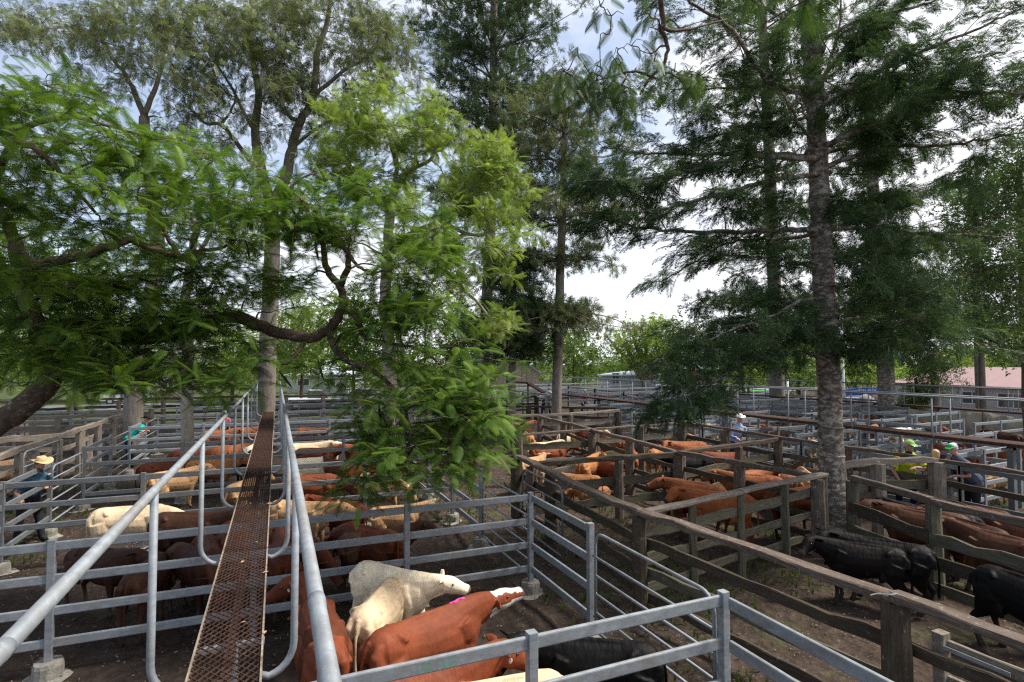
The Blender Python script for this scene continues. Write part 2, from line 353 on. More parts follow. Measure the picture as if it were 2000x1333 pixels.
def steel_gate(label, p0, p1, top=1.6, bars=(1.30, 1.04, .78, .52), bottom=.26, mat=None, r=.022, group='tubular steel gates', corner=.2, loc=None):
    mat = mat or GALV; p0 = np.array([*p0, 0.]); p1 = np.array([*p1, 0.])
    t = thing('steel_gate', label, 'gate', p0, 0, group)
    d = p1-p0; Ln = np.linalg.norm(d); u = d/Ln; z = np.array([0, 0, 1.]); o = np.zeros(3)
    A = lambda x, h: u*x+z*h
    pts = [A(r, bottom), A(r, top-corner)]+arc_pts(A(r+corner, top-corner), corner, math.pi, math.pi/2, u, z)[1:]+arc_pts(A(Ln-r-corner, top-corner), corner, math.pi/2, 0, u, z)+[A(Ln-r, bottom)]
    b = MB(); b.tube(pts, r, 8); b.tube([A(r, bottom), A(Ln-r, bottom)], r, 8); b.build('gate_frame', mat, t, True)
    for h in bars:
        b = MB(); b.tube([A(r, h), A(Ln-r, h)], r*.85, 8); b.build('gate_bar', mat, t, True)
    b = MB(); b.tube([A(-.03, top-.35), A(.03, top-.35)], .02, 6); b.tube([A(-.03, .45), A(.03, .45)], .02, 6); b.build('hinge', GALV_D, t, True)
    return t
def wood_post(parent, p, h, r, mat, name='post', zb=-.05):
    b = MB(); n = 9; rings = []; rad = [r*(1+random.uniform(-.18, .14)) for _ in range(n)]
    for i in range(7):
        z = zb+(h-zb)*i/6
        rings.append([((rad[j]*(1.06-.1*i/6)+random.uniform(-.008, .008))*math.cos(2*math.pi*j/n)+.01*math.sin(i), (rad[j]*(1.06-.1*i/6)+random.uniform(-.008, .008))*math.sin(2*math.pi*j/n), z+(random.uniform(-.02, .02) if i == 6 else 0)) for j in range(n)])
    b.loft(rings); v = [(z, x, y) for x, y, z in b.v]   # local x up so that the grain runs up the post
    me = mesh_from(name, v, b.f, mat); o = link(name, me, parent)
    M = Matrix(((0, 1, 0), (0, 0, 1), (1, 0, 0))).to_4x4()
    L0 = Vector(p)-parent.location
    o.location = L0; o.rotation_euler = M.to_euler(); return o
def timber_fence(label, pts, posts=None, top=1.62, rails=(1.2, .78, .36), capw=.17, caph=.10, r=.11, mats=(None, None, None), group='weathered timber pen fences', cat='timber fence', skiptop=False, rail_h=.16, rough=1.0, off=None):
    mt, mr, mp = [a or b for a, b in zip(mats, (WOOD, WOOD_D, WOOD))]
    pts = [np.array([*p, 0.]) if len(p) == 2 else np.array(p, float) for p in pts]
    t = thing('timber_fence', label, cat, (*pts[0][:2], 0), 0, group)
    rail_h *= .86; r *= .9
    for si, (a, b) in enumerate(zip(pts[:-1], pts[1:])):
        d = b-a; Ln = np.linalg.norm(d[:2]); u = d/Ln; side = np.array([-u[1], u[0], 0])*(r*.9 if off is None else off)
        if not skiptop: bar('top_rail', a+[0, 0, top-a[2]+a[2]], b+[0, 0, top], capw, caph, mt, t, r=.02, rough=rough)
        for z in rails:
            j = random.uniform(-.03, .03)
            bar('rail', a+side+[0, 0, z+j], b+side+[0, 0, z+random.uniform(-.03, .03)], .055, rail_h*random.uniform(.85, 1.15), mr if random.random() < .75 else WOOD_M, t, r=.01, rough=rough)
        n = max(1, round(Ln/2.5)); fs = np.linspace(0, 1, n+1) if posts is None else (posts[si] if isinstance(posts[0], tuple) else posts)
        for f in fs:
            if f == 0 and a is not pts[0]: continue
            wood_post(t, a+d*f, top-caph*.45, r*random.uniform(.85, 1.15), mp)
    return t

# ------------------------------------------------------------------ steel pens along the catwalk
XL, XR = -4.95, 4.27
steel_fence('near steel cross fence passing under the catwalk, white cow standing behind its right half', (-8.2, 9.3), (XR, 9.3), posts=(.44, .82, 1), mat=GALV)
steel_fence('second steel cross fence, cream cow with upright ears in front of it', (-6.9, 14.15), (XR, 14.15), posts=(.175, .386, .80, 1), mat=GALV_D)
steel_fence('third steel cross fence with dark rails behind the long cream cow on the left', (XL, 19.25), (XR, 19.25), posts=(0, .26, .76, 1), mat=GALV_D)
steel_fence('fourth steel cross fence, beside the person in teal', (XL, 24.5), (XR, 24.5), posts=(0, .26, .76, 1), mat=GALV)
steel_fence('farthest steel cross fence before the grass strip', (XL, 29.7), (XR, 29.7), posts=(0, .26, .55, .76, 1), mat=GALV)
steel_fence('steel fence nearest the camera along the bottom edge with green scrawl on its top rail', (-.05, 4.5), (XR, 4.55), posts=(.495, 1), mat=GALV_L)
steel_fence('steel side panel right of the raised white-faced cow, ending at the gate', (XR, 9.25), (XR, 7.2), posts=(1,), mat=GALV)
steel_fence('steel side fence running out of the bottom right corner', (XR, 4.5), (XR, .6), posts=(.9,), mat=GALV_L)
steel_gate('tubular steel gate between the square post and the nearest corner post', (XR, 7.08), (XR, 4.66), top=1.66)
steel_gate('tubular steel gate behind the corner post of the near cross fence', (XR, 11.85), (XR, 9.36), top=1.58)
steel_gate('tubular gate standing open against the dark timber lane post', (5.35, 12.1), (5.25, 9.9), top=1.62, mat=GALV_D)
steel_fence('short steel side panel beyond the lane gate, under the drooping fronds', (XR, 14.1), (XR, 11.95), posts=(1,), mat=GALV)
for y0, y1, lab in ((14.25, 16.7, 'right side steel panel behind the drooping fronds, nearest of the three'), (19.35, 21.9, 'right side steel panel behind the drooping fronds, middle one of three'), (24.6, 27.1, 'right side steel panel behind the drooping fronds, farthest of the three')):
    steel_fence(lab, (XR, y0), (XR, y1), posts=(1,))
for y0, y1, lab in ((19.15, 16.75, 'right hand tubular gate under the fronds, nearest of three'), (24.4, 21.95, 'right hand tubular gate under the fronds, middle of three'), (29.6, 27.15, 'right hand tubular gate under the fronds, farthest of three')):
    steel_gate(lab, (XR, y0), (XR, y1), mat=GALV)
# left side line
steel_fence('dark steel side panel in front of the man in the straw hat', (XL, 16.7), (XL, 13.9), posts=(0,), mat=GALV_D)
steel_gate('tubular gate between the straw hat man and the dark corner post', (XL, 19.1), (XL, 16.8), mat=GALV)
steel_fence('left side steel panel left of the dark corner post', (XL, 19.35), (XL, 22.0), posts=(1,), mat=GALV)
steel_gate('left tubular gate just before the person in teal', (XL, 24.4), (XL, 22.05), mat=GALV)
steel_fence('left side steel panel in front of the person in teal', (XL, 24.6), (XL, 27.2), posts=(1,), mat=GALV)
steel_gate('farthest left tubular gate, past the person in teal', (XL, 29.6), (XL, 27.3), mat=GALV)
steel_gate('tubular lane gate swung back against the left timber fence', (-6.15, 21.5), (-6.2, 18.9), top=1.7)
for k, (xa, xb) in enumerate(((-6.3, -2.6), (-2.4, 1.2))):
    steel_gate(('left', 'right')[k]+' one of two pale gates before the far timber fence', (xa, 33.4), (xb, 33.4), top=1.75, bars=(1.2, .75), corner=.04, mat=GALV_L)
# green paint scrawl on the nearest rail
PAINT_G = mat_simple('green_paint', (.03, .30, .17), .7); PAINT_P = mat_simple('pink_marking', (.75, .05, .32), .8); PAINT_W = mat_simple('white_paint', (.7, .7, .68), .8)
b = MB()
for i in range(7):
    x = 1.06+i*.055; y = 4.5-.0255
    b.add([(x, y, 1.715-random.uniform(0, .02)), (x+.006, y, 1.71), (x+.012, y, 1.63-random.uniform(0, .02)), (x+.004, y, 1.625)], [(0, 1, 2, 3)])
o = b.build('green_scrawl', PAINT_G); tagp(o, 'green paint scrawl on the top rail of the nearest steel fence', 'paint mark')

# ------------------------------------------------------------------ timber fences left
timber_fence('pale grey timber fence climbing to the right behind the straw hat man', [(-6.5, 14), (-6.5, 22.5), (-6.6, 29.6), (-6.3, 36)], top=1.68, capw=.13, caph=.17, r=.15, mats=(WOOD_G, WOOD_G, WOOD_G), rails=(1.15, .68, .3))
timber_fence('wide pale timber fence at far left with pinkish round posts', [(-19, 22.3), (-12.5, 24.5), (-6.7, 26.5)], top=1.35, capw=.12, caph=.22, rails=(.85, .35), r=.17, mats=(WOOD_G, WOOD_G, WOOD_G), rail_h=.24)
timber_fence('second wide timber fence at far left, below the leaning branch', [(-16, 17.0), (-6.65, 21)], top=1.55, capw=.12, caph=.2, rails=(1.0, .5), r=.16, mats=(WOOD_G, WOOD_G, WOOD_G), rail_h=.22)
timber_fence('dark timber boundary fence across the back before the road', [(-34, 41), (-9.3, 43), (13, 41.5)], top=1.75, capw=.16, caph=.16, rails=(1.25, .8, .35), r=.17, mats=(WOOD_D, WOOD_D, WOOD), rail_h=.22)
timber_fence('low broken timber fence in front of the back boundary', [(-12, 35.2), (-6.4, 36)], top=1.3, capw=.14, caph=.12, rails=(.8,), r=.13, mats=(WOOD_G, WOOD_G, WOOD_G))

timber_fence('pale timber rails in the yard behind the person in teal', [(-22, 31), (-14, 31.6), (-6.8, 32)], top=1.6, capw=.13, caph=.18, rails=(1.1, .6), r=.15, mats=(WOOD_G, WOOD_G, WOOD_G), rail_h=.22)
timber_fence('grey timber rails at far left under the leaning branch, second row back', [(-30, 36.5), (-18, 37), (-12.2, 37.4)], top=1.6, capw=.13, caph=.18, rails=(1.1, .6), r=.15, mats=(WOOD_G, WOOD, WOOD_G), rail_h=.22)
timber_fence('timber dividing fence running back from the wide pale timber fence', [(-13, 25), (-12.6, 31), (-12.3, 37)], top=1.6, capw=.13, caph=.16, rails=(1.1, .6), r=.15, mats=(WOOD_G, WOOD_D, WOOD_G), rail_h=.2)
for k, (a, b_) in enumerate((((-4.9, 34.8), (4.2, 34.8)), ((-4.9, 38.2), (6.5, 38.2)), ((-11.8, 33.8), (-6.8, 34)), ((-20, 34), (-13, 34)), ((5, 31.5), (9.5, 33.5)))):
    steel_fence(('first', 'second', 'third', 'fourth', 'fifth')[k]+' steel fence of the holding yards before the dark back boundary', a, b_, foot=False, mat=(GALV, GALV_D)[k % 2])
# ------------------------------------------------------------------ timber pens right
timber_fence('long timber lane fence with broad plank top running to the bottom right corner', [(5.72, 13.3), (5.42, 7.6), (5.95, 3.9), (6.05, 1.2)], posts=((0, .37, 1), (1,), (1,)), top=1.68, capw=.19, caph=.10, rails=(1.18, .74, .34), r=.145, off=.12, mats=(WOOD, WOOD_D, WOOD_D), rail_h=.17)
timber_fence('timber cross fence behind the lane, brown cow with a dropped head behind it', [(5.7, 12.4), (10.2, 12.4), (15.05, 13.5)], posts=(0, .56, 1), top=1.62, capw=.14, caph=.13, rails=(1.02, .5), r=.14, mats=(WOOD_D, WOOD_M, WOOD), rail_h=.24)
timber_fence('light plank fence from the lane to the big mottled trunk', [(5.42, 7.65), (8.1, 8.15), (11.1, 8.75)], posts=(0, .5, 1), top=1.66, capw=.19, caph=.07, rails=(1.3, .86, .42), r=.085, off=.05, mats=(WOOD_G, WOOD_M, WOOD_M), rail_h=.19)
timber_fence('thin topped timber cross fence in front of the pen of orange cattle', [(7.5, 17.2), (10.7, 17.6), (15, 18.2)], top=1.68, capw=.1, caph=.09, rails=(1.2, .7, .3), r=.15, mats=(WOOD, WOOD_G, WOOD), rail_h=.26)
timber_fence('middle timber fence dividing the orange cattle pens, ending at the big trunk', [(11, 22.9), (10.5, 17.5), (10.05, 12.3), (10.7, 8.6)], top=1.66, capw=.12, caph=.12, rails=(1.2, .74, .34), r=.17, mats=(WOOD, WOOD_D, WOOD), off=.12)
timber_fence('crooked far timber cross fence left of the cream weatherboard house', [(9.8, 23.5), (12.9, 23.6), (16.2, 24.4)], top=1.66, capw=.13, caph=.13, rails=(1.15, .7, .3), r=.16, mats=(WOOD_G, WOOD_G, WOOD), rail_h=.26)
timber_fence('long dark timber fence behind the big trunk, the men lean on it', [(15.3, 21), (15.05, 18.1), (15.05, 13.5), (15.12, 8.85), (14.9, 5.5), (14.5, 2)], top=1.68, capw=.11, caph=.10, rails=(1.1, .62), r=.17, mats=(WOOD, WOOD_D, WOOD), rail_h=.2)
timber_fence('heavy dark plank fence right of the big trunk, dark cattle behind it', [(11.2, 8.15), (10.7, 6.3), (10.45, 4.4), (10.3, 1)], posts=(0, 1), top=1.66, capw=.12, caph=.13, rails=(1.05, .62, .2), r=.13, off=-.1, mats=(WOOD, WOOD_D, WOOD_M), rail_h=.26)
timber_fence('short fence topped by a bare grey log beside the man in the yellow shirt', [(11.9, 9.0), (13.4, 9.1), (15.0, 8.75)], posts=(1,), top=1.72, capw=.15, caph=.15, rails=(1.1,), r=.2, mats=(WOOD_G, WOOD_M, WOOD_G), rail_h=.3)
timber_fence('dark timber fence near the far tree trunk and the two distant stockmen', [(9.5, 31), (13, 28.5), (16.6, 25.2)], top=1.66, capw=.14, caph=.12, rails=(1.15, .7), r=.17, mats=(WOOD_D, WOOD_D, WOOD_D))
timber_fence('far dark timber fence between the bushy fronds and the cream house', [(6, 33), (12, 34.5), (17, 36)], top=1.7, capw=.16, caph=.14, rails=(1.2, .8, .4), r=.18, mats=(WOOD_D, WOOD_D, WOOD_D))
# diagonal brace with bolt end, chute gate boards in the lower right corner
t = thing('timber_brace', 'slanting dark brace leaning behind the cross fence left of the big trunk', 'brace', (12.3, 10.4, 0))
bar('brace_beam', gp(1492, 945, .45), gp(1585, 892, 1.5), .09, .1, WOOD_D, t)
g = thing('timber_gate', 'timber gate with a bolted steel hinge strap in the bottom right corner', 'gate', (5.9, 3.2, 0))
p = gp(1838, 1258, 1.25); q = p+np.array([.1, -1.9, 0])
bar('stile', p+[0, 0, -1.2], p+[0, 0, .12], .13, .11, WOOD_G, g)
for z in (0, -.35, -.7): bar('gate_rail', p+[0.02, 0, z], q+[0, 0, z], .05, .12, WOOD_G, g, rough=.6)
bar('hinge_strap', p+[-.06, .05, .0], p+[-.04, -.6, .0], .012, .045, GALV_L, g)
b = MB(); c0 = gp(1700, 1165, 1.75)
b.tube([gp(1700, 1163, 1.75), gp(1712, 1160, 1.765), gp(1740, 1162, 1.765), gp(1752, 1160, 1.76), gp(1754, 1164, 1.74)], .007, 6)
o = b.build('wire_tie', GALV_L); tagp(o, 'thin bright wire twisted over the plank top of the lane fence', 'wire')
# the painted 25
def text(s, loc, rot, size, mat, ext=.002, name='lettering', parent=None, label=None, cat=None):
    cu = bpy.data.curves.new(name, 'FONT'); cu.body = s; cu.size = size; cu.extrude = ext; cu.align_x = 'CENTER'; cu.align_y = 'CENTER'; cu.offset = size*.012
    o = bpy.data.objects.new(name, cu); COL.objects.link(o); dg = bpy.context.evaluated_depsgraph_get(); dg.update()
    me = bpy.data.meshes.new_from_object(o.evaluated_get(dg)); bpy.data.objects.remove(o); me.materials.clear(); me.materials.append(mat)
    o = link(name, me, parent, loc, rot)
    if label: tagp(o, label, cat)
    return o
pb = thing('plank_wall', 'grey planks with 25 painted on them, left of the big trunk', 'timber fence', (15.15, 11.5, 0))
for z in (.45, .75): bar('plank', (15.2, 13.4, z), (14.95, 10.0, z), .04, .24, WOOD_G, pb, rough=.4)
c = gp(1555, 890, .75)
text('25', Vector((15.02, 11.75, .75))-pb.location, (math.radians(90), 0, math.radians(-94)), .26, PAINT_W, parent=pb, name='painted_number')

# ------------------------------------------------------------------ steel yards in the middle distance
def yard_cell(label, p0, p1, **k): return steel_fence(label, p0, p1, foot=False, group='distant steel yard fences', **k)
import itertools
n_ = 0
for X, Y0, Y1, top in ((15.9, 22.5, 3.5, 1.5), (19.6, 30, 6, 1.72), (22.7, 34, 9, 1.72), (26.5, 37, 12, 1.72), (30.8, 40, 15, 1.72), (35.5, 44, 22, 1.72)):
    ys = np.arange(Y0, Y1, -5.2 if X > 17 else -4.6)
    for i in range(len(ys)-1):
        a, c = ys[i], ys[i+1]+.02
        row = ('first', 'second', 'third', 'fourth', 'fifth', 'last')[[15.9, 19.6, 22.7, 26.5, 30.8, 35.5].index(X)]
        dst = ('farthest', 'second farthest', 'third', 'fourth', 'fifth', 'sixth', 'seventh')[min(i, 6)]
        if X in (19.6, 26.5) and i % 2 == 1:
            steel_gate('%s tubular gate in the %s lengthwise row of yards beyond the timber pens' % (dst, row), (X, a), (X, (a+c)/2), group='distant tubular gates', top=1.66)
            yard_cell('%s short steel panel in the %s lengthwise row beyond the timber pens' % (dst, row), (X, (a+c)/2-.1), (X, c), top=top, rails=(top-.06, top-.5, top-.92, .4), posts=(0, 1))
        else:
            yard_cell('%s steel panel in the %s lengthwise row beyond the timber pens' % (dst, row), (X, a), (X, c), top=top, rails=(top-.06, top-.5, top-.92, .35), mat=GALV if (i+int(X)) % 3 else GALV_D)
k_ = 0
for (xa, xb), ys, col in (((16.0, 19.5), (9.0, 13.6, 18.2, 23, 27.5), 'first'), ((19.7, 22.6), (11, 16, 20.5, 25, 29.5), 'second'), ((22.8, 26.4), (14, 19, 24, 29, 33), 'third'), ((26.6, 30.7), (16.5, 21.5, 27, 32, 36), 'fourth'), ((30.9, 35.4), (22, 27, 32.5, 38), 'fifth')):
    for i, y in enumerate(ys):
        yard_cell('%s steel cross panel in the %s column of yards beyond the timber pens' % (('nearest', 'second', 'third', 'fourth', 'fifth')[i], col), (xa, y), (xb, y+.3), mat=GALV_L if i % 2 else GALV)

for i, (xa, ya, xb, yb) in enumerate(((17, 34.5, 24, 35.5), (24, 35.5, 31, 36.5), (17.5, 39.5, 24.5, 40.5), (24.5, 40.5, 32, 41.5), (18, 45, 25, 46), (25, 46, 33, 47), (19, 51, 26, 52), (26, 52, 34, 53), (24, 35.7, 24.5, 40.3), (31, 36.7, 31.8, 41.3), (24.6, 40.7, 25, 45.8), (32, 41.7, 33, 46.8), (17.2, 34.7, 17.5, 39.3), (17.6, 39.7, 18, 44.8), (36, 44, 44, 45.5), (37, 50, 46, 51.5), (14, 41, 17.3, 41.5), (13, 47, 18, 48), (22, 57, 33, 58), (34, 57, 46, 58.5))):
    yard_cell('%s panel of the farthest maze of steel yards below the cream house and shed' % ('first second third fourth fifth sixth seventh eighth ninth tenth eleventh twelfth thirteenth fourteenth fifteenth sixteenth seventeenth eighteenth nineteenth twentieth'.split()[i]), (xa, ya), (xb, yb), mat=(GALV, GALV_L, GALV_D)[i % 3], top=1.9, rails=(1.84, 1.4, .95, .5))
for (xa, xb), ys, col in (((16.2, 19.5), (11.3, 15.9, 20.6, 25.3), 'first'), ((19.7, 22.6), (13.4, 18.2, 22.8, 27.2, 32), 'second'), ((22.8, 26.4), (16.4, 21.4, 26.5, 31), 'third'), ((26.6, 30.7), (14, 19, 24.2, 29.5, 34), 'fourth')):
    for i, y in enumerate(ys):
        yard_cell('%s low dark cross panel set between the others in the %s column of far yards' % (('nearest', 'second', 'third', 'fourth', 'fifth')[i], col), (xa, y), (xb, y+.2), mat=GALV_D if i % 2 else GALV, top=1.6, rails=(1.54, 1.12, .7, .3))
# ------------------------------------------------------------------ catwalks
RUST = mat_bark('rusted_steel', (.030, .017, .013), (.095, .052, .038), (.17, .12, .09), .35, 14, (1, 1, 1), 9)
EDGE = mat_bark('worn_edge_angle', (.16, .12, .09), (.42, .36, .29), (.14, .07, .045), .6, 12, (1, 1, 1), 5)
def catwalk():
    xc, wd, zd, hr = -.272, .414, 2.15, 1.17; x0, x1 = xc-wd/2, xc+wd/2; Y0, Y1 = .3, 24.2
    t = thing('catwalk', 'long narrow rusty mesh catwalk with galvanised handrails leading to the tree', 'catwalk', (xc, Y0, 0))
    off = np.array([xc, Y0, 0])
    # expanded metal deck: staggered strands
    V = []; F = []; pitch = .040; nx = 14; sx = wd/nx; y = 0.0; row = 0
    while Y0+y < Y1:
        w = .0042; th = .009
        for i in range(nx):
            ya = y+((i+row) % 2)*pitch*.86; yb = y+((i+1+row) % 2)*pitch*.86
            xa = -wd/2+i*sx; xb = xa+sx; za, zb = ((i+row) % 2)*.0035, ((i+1+row) % 2)*.0035
            k = len(V)
            V += [(xa, ya-w, zd+za-th), (xb, yb-w, zd+zb-th), (xa, ya-w*.6, zd+za), (xb, yb-w*.6, zd+zb), (xa, ya+w, zd+za+.0012), (xb, yb+w, zd+zb+.0012)]
            F += [(k, k+1, k+3, k+2), (k+2, k+3, k+5, k+4)]
        y += pitch; row += 1
    me = mesh_from('mesh_deck', V, F, RUST); link('mesh_deck', me, t)
    for nm, sgn in (('edge_angle', -1), ('edge_angle', 1)):
        b = MB(); xx = sgn*wd/2
        b.box((xx-.004 if sgn > 0 else xx-.008, 0, zd-.05), (xx+.008 if sgn > 0 else xx+.004, Y1-Y0, zd+.012)); b.build(nm, EDGE, t)
    b = MB(); b.box((-.03, 0, zd-.075), (.03, Y1-Y0, zd-.03)); b.build('deck_beam', RUST, t)
    for i in range(10):
        b = MB(); yy = .9+i*2.4; b.box((-wd/2, yy, zd-.045), (wd/2, yy+.04, zd-.012)); b.build('cross_bearer', RUST, t)
    for sgn in (-1, 1):
        xr = sgn*.404
        b = MB(); b.tube([(xr, -2.2, zd+hr), (xr, Y1-Y0, zd+hr)], .0265, 14); b.build('handrail', GALV_L, t, True)
        for yy in (1.62, 7.5, 13.6): b = MB(); b.tube([(xr, yy, zd+hr), (xr, yy+.06, zd+hr)], .0285, 14); b.build('rail_sleeve', GALV_L, t, True)
        for yy in [1.58, 4.02, 6.42, 8.8, 11.25, 13.7, 16.1, 18.5, 20.9, 23.3]:
            yl = yy-Y0; b = MB()
            pts = [(xr, yl, zd+hr-.02), (xr, yl, zd+.12)]
            r = .15
            for a in np.linspace(0, math.pi/2, 7)[1:]: pts.append((xr-sgn*r*(1-math.cos(a)), yl, zd+.12-r*math.sin(a)-.03*a))
            pts.append((sgn*(wd/2), yl, zd-.06))
            b.tube(pts, .023, 12); b.build('upright', GALV, t, True)
    for yy in (4.5, 9.3, 14.15, 19.25, 24.1):
        bar('support_post', (xc, yy+.09, 0), (xc, yy+.09, zd-.08), .09, .09, GALV, t)
        bar('support_arm', (xc-.22, yy+.09, zd-.1), (xc+.22, yy+.09, zd-.1), .05, .05, GALV, t)
catwalk()
LEAFDRY = mat_simple('dry_leaf', (.42, .25, .12), .8, var=.35)
def dead_leaves():
    spots = [(522, 985), (488, 985), (475, 1030), (505, 1060), (470, 1100), (482, 1215), (512, 1120), (520, 830), (500, 930), (515, 1240)]
    for i, (u, v) in enumerate(spots):
        p = gp(u, v, 2.166); b = MB(); n = 5 if i == 0 else 1
        for k in range(n):
            a = random.random()*6.28 if n == 1 else -1+k*.5; c, s = math.cos(a), math.sin(a); L_ = random.uniform(.035, .06) if i else .075; w = .012
            b.add([(0, 0, .002), (c*L_*.5-s*w, s*L_*.5+c*w, .012), (c*L_, s*L_, .004), (c*L_*.5+s*w, s*L_*.5-c*w, .008)], [(0, 1, 2, 3)])
        o = b.build('dead_leaf', LEAFDRY, None, False, p)
        nth = ('', 'second', 'third', 'fourth', 'fifth', 'nearest', 'sixth', 'farthest', 'second farthest', 'second nearest')[i]
        tagp(o, 'star shaped dry brown leaf, the largest on the catwalk mesh' if i == 0 else nth+' small dry leaf scrap on the rusty catwalk mesh', 'leaf', 'dry leaf scraps on the catwalk')
dead_leaves()
def far_catwalk(label, x, Y0, Y1, zd, wd=.7, hr=1.1, sp=2.4, mats=(GALV, RUST)):
    t = thing('catwalk', label, 'catwalk', (x, Y0, 0), 0, 'raised walkways over the far yards')
    Ln = Y1-Y0
    b = MB(); b.box((-wd/2, 0, zd-.03), (wd/2, Ln, zd)); b.build('deck', mats[1], t)
    for s in (-1, 1):
        b = MB(); b.box((s*wd/2-.02, 0, zd-.085), (s*wd/2+.02, Ln, zd-.005)); b.build('edge_beam', mats[1], t)
        b = MB(); b.tube([(s*(wd/2+.07), 0, zd+hr), (s*(wd/2+.07), Ln, zd+hr)], .026, 8); b.build('handrail', mats[0], t, True)
        for y in np.arange(.3, Ln, sp):
            b = MB(); xr = s*(wd/2+.07); b.tube([(xr, y, zd+hr), (xr, y, zd+.1), (xr-s*.02, y, zd), (xr-s*.09, y, zd-.07)], .023, 8); b.build('upright', mats[0], t, True)
    for y in np.arange(.8, Ln, 5.0):
        b = MB(); b.box((-.07, y, 0), (.07, y+.14, zd-.125)); b.box((-wd/2, y, zd-.2), (wd/2, y+.12, zd-.13)); b.build('support_post', GALV_D, t)
    return t
far_catwalk('nearer raised walkway right of the big trunk with paired bent uprights', 17.45, 2.5, 33, 2.05)
far_catwalk('farther raised walkway with tarpaulins hung below it, before the white house', 32.6, 8, 40, 1.75, mats=(GALV_D, RUST))
# end platform and steps of the far walkway
t = thing('walkway_steps', 'rusty steps coming down from the small railed platform by the distant trunk', 'steps', (*at(1040, 760, 40)[:2], 0))
pa, pb_, pc = at(1000, 746, 40), at(1031, 748, 40), at(1062, 767, 39.5)
bar('platform', pa, pb_, .8, .1, RUST, t); bar('stair_flight', pb_, pc, .8, .1, RUST, t)
for p in (pa, pb_): bar('platform_post', np.array([p[0], p[1], 0]), p, .1, .1, GALV_D, t)
for i in range(5):
    p = pa+(pb_-pa)*i/3.2; bar('platform_upright', p, p+[0, 0, 1.1], .04, .04, GALV_D, t)
bar('platform_rail', pa+[0, 0, 1.1], pb_+(pb_-pa)*.3+[0, 0, 1.1], .05, .05, GALV_D, t)
TARP = mat_simple('beige_shade_cloth', (.33, .28, .20), .85, var=.2, scale=1.3)
def tarps():
    for i, (ya, yb) in enumerate(((12, 16.5), (16.6, 21), (21.2, 26), (26.2, 31), (31.2, 36))):
        b = MB(); n = 24; rings = []
        for j in range(n):
            y = ya+(yb-ya)*j/(n-1); k = math.sin(math.pi*j/(n-1))
            rings.append([(32.1+.06*math.sin(j*1.3+i), y, 1.66-.16*k), (32.1+.09*math.sin(j*1.7), y, .9), (32.08+.05*math.sin(j*2.1+1), y, .05), (32.13+.05*math.sin(j*2.1+1), y, .05), (32.14+.09*math.sin(j*1.7), y, .9), (32.15+.06*math.sin(j*1.3+i), y, 1.66-.16*k)])
        b.loft(rings); o = b.build('tarpaulin', TARP, None, True)
        tagp(o, '%s beige tarpaulin hung under the far walkway' % ('nearest', 'second nearest', 'middle', 'second farthest', 'farthest')[i], 'tarpaulin', 'tarpaulins along the far walkway')
tarps()

# ------------------------------------------------------------------ cattle
def ell(c, a, b, n=12):
    return [(c[0], c[1]+a*math.cos(q), c[2]+b*math.sin(q)) for q in [2*math.pi*i/n for i in range(n)]]
def sweep(b, pts, ra, rb, side=None, n=12):
    """closed swept body; ra = half width (sideways), rb = half depth"""
    P = [np.array(p, float) for p in pts]; m = len(P); rings = []; s0 = np.array(side if side is not None else (0, 1, 0), float)
    for i in range(m):
        t = P[min(i+1, m-1)]-P[max(i-1, 0)]; t /= np.linalg.norm(t)
        s = s0-t*np.dot(s0, t); s /= (np.linalg.norm(s)+1e-9); w = np.cross(s, t)
        rings.append([P[i]+ra[i]*math.cos(q)*s+rb[i]*math.sin(q)*w for q in [2*math.pi*k/n for k in range(n)]])
    b.loft(rings)
def remesh(b, name, voxel, smooth=4, mats=()):
    me = mesh_from(name, b.v, b.f, list(mats)); mb_recalc(me)
    o = bpy.data.objects.new('tmp', me); COL.objects.link(o)
    m = o.modifiers.new('r', 'REMESH'); m.mode = 'VOXEL'; m.voxel_size = voxel
    s = o.modifiers.new('s', 'SMOOTH'); s.factor = .5; s.iterations = smooth
    dg = bpy.context.evaluated_depsgraph_get(); dg.update()
    r = bpy.data.meshes.new_from_object(o.evaluated_get(dg)); r.name = name
    bpy.data.objects.remove(o); r.materials.clear()
    for mm in mats: r.materials.append(mm)
    r.polygons.foreach_set('use_smooth', [True]*len(r.polygons)); return r
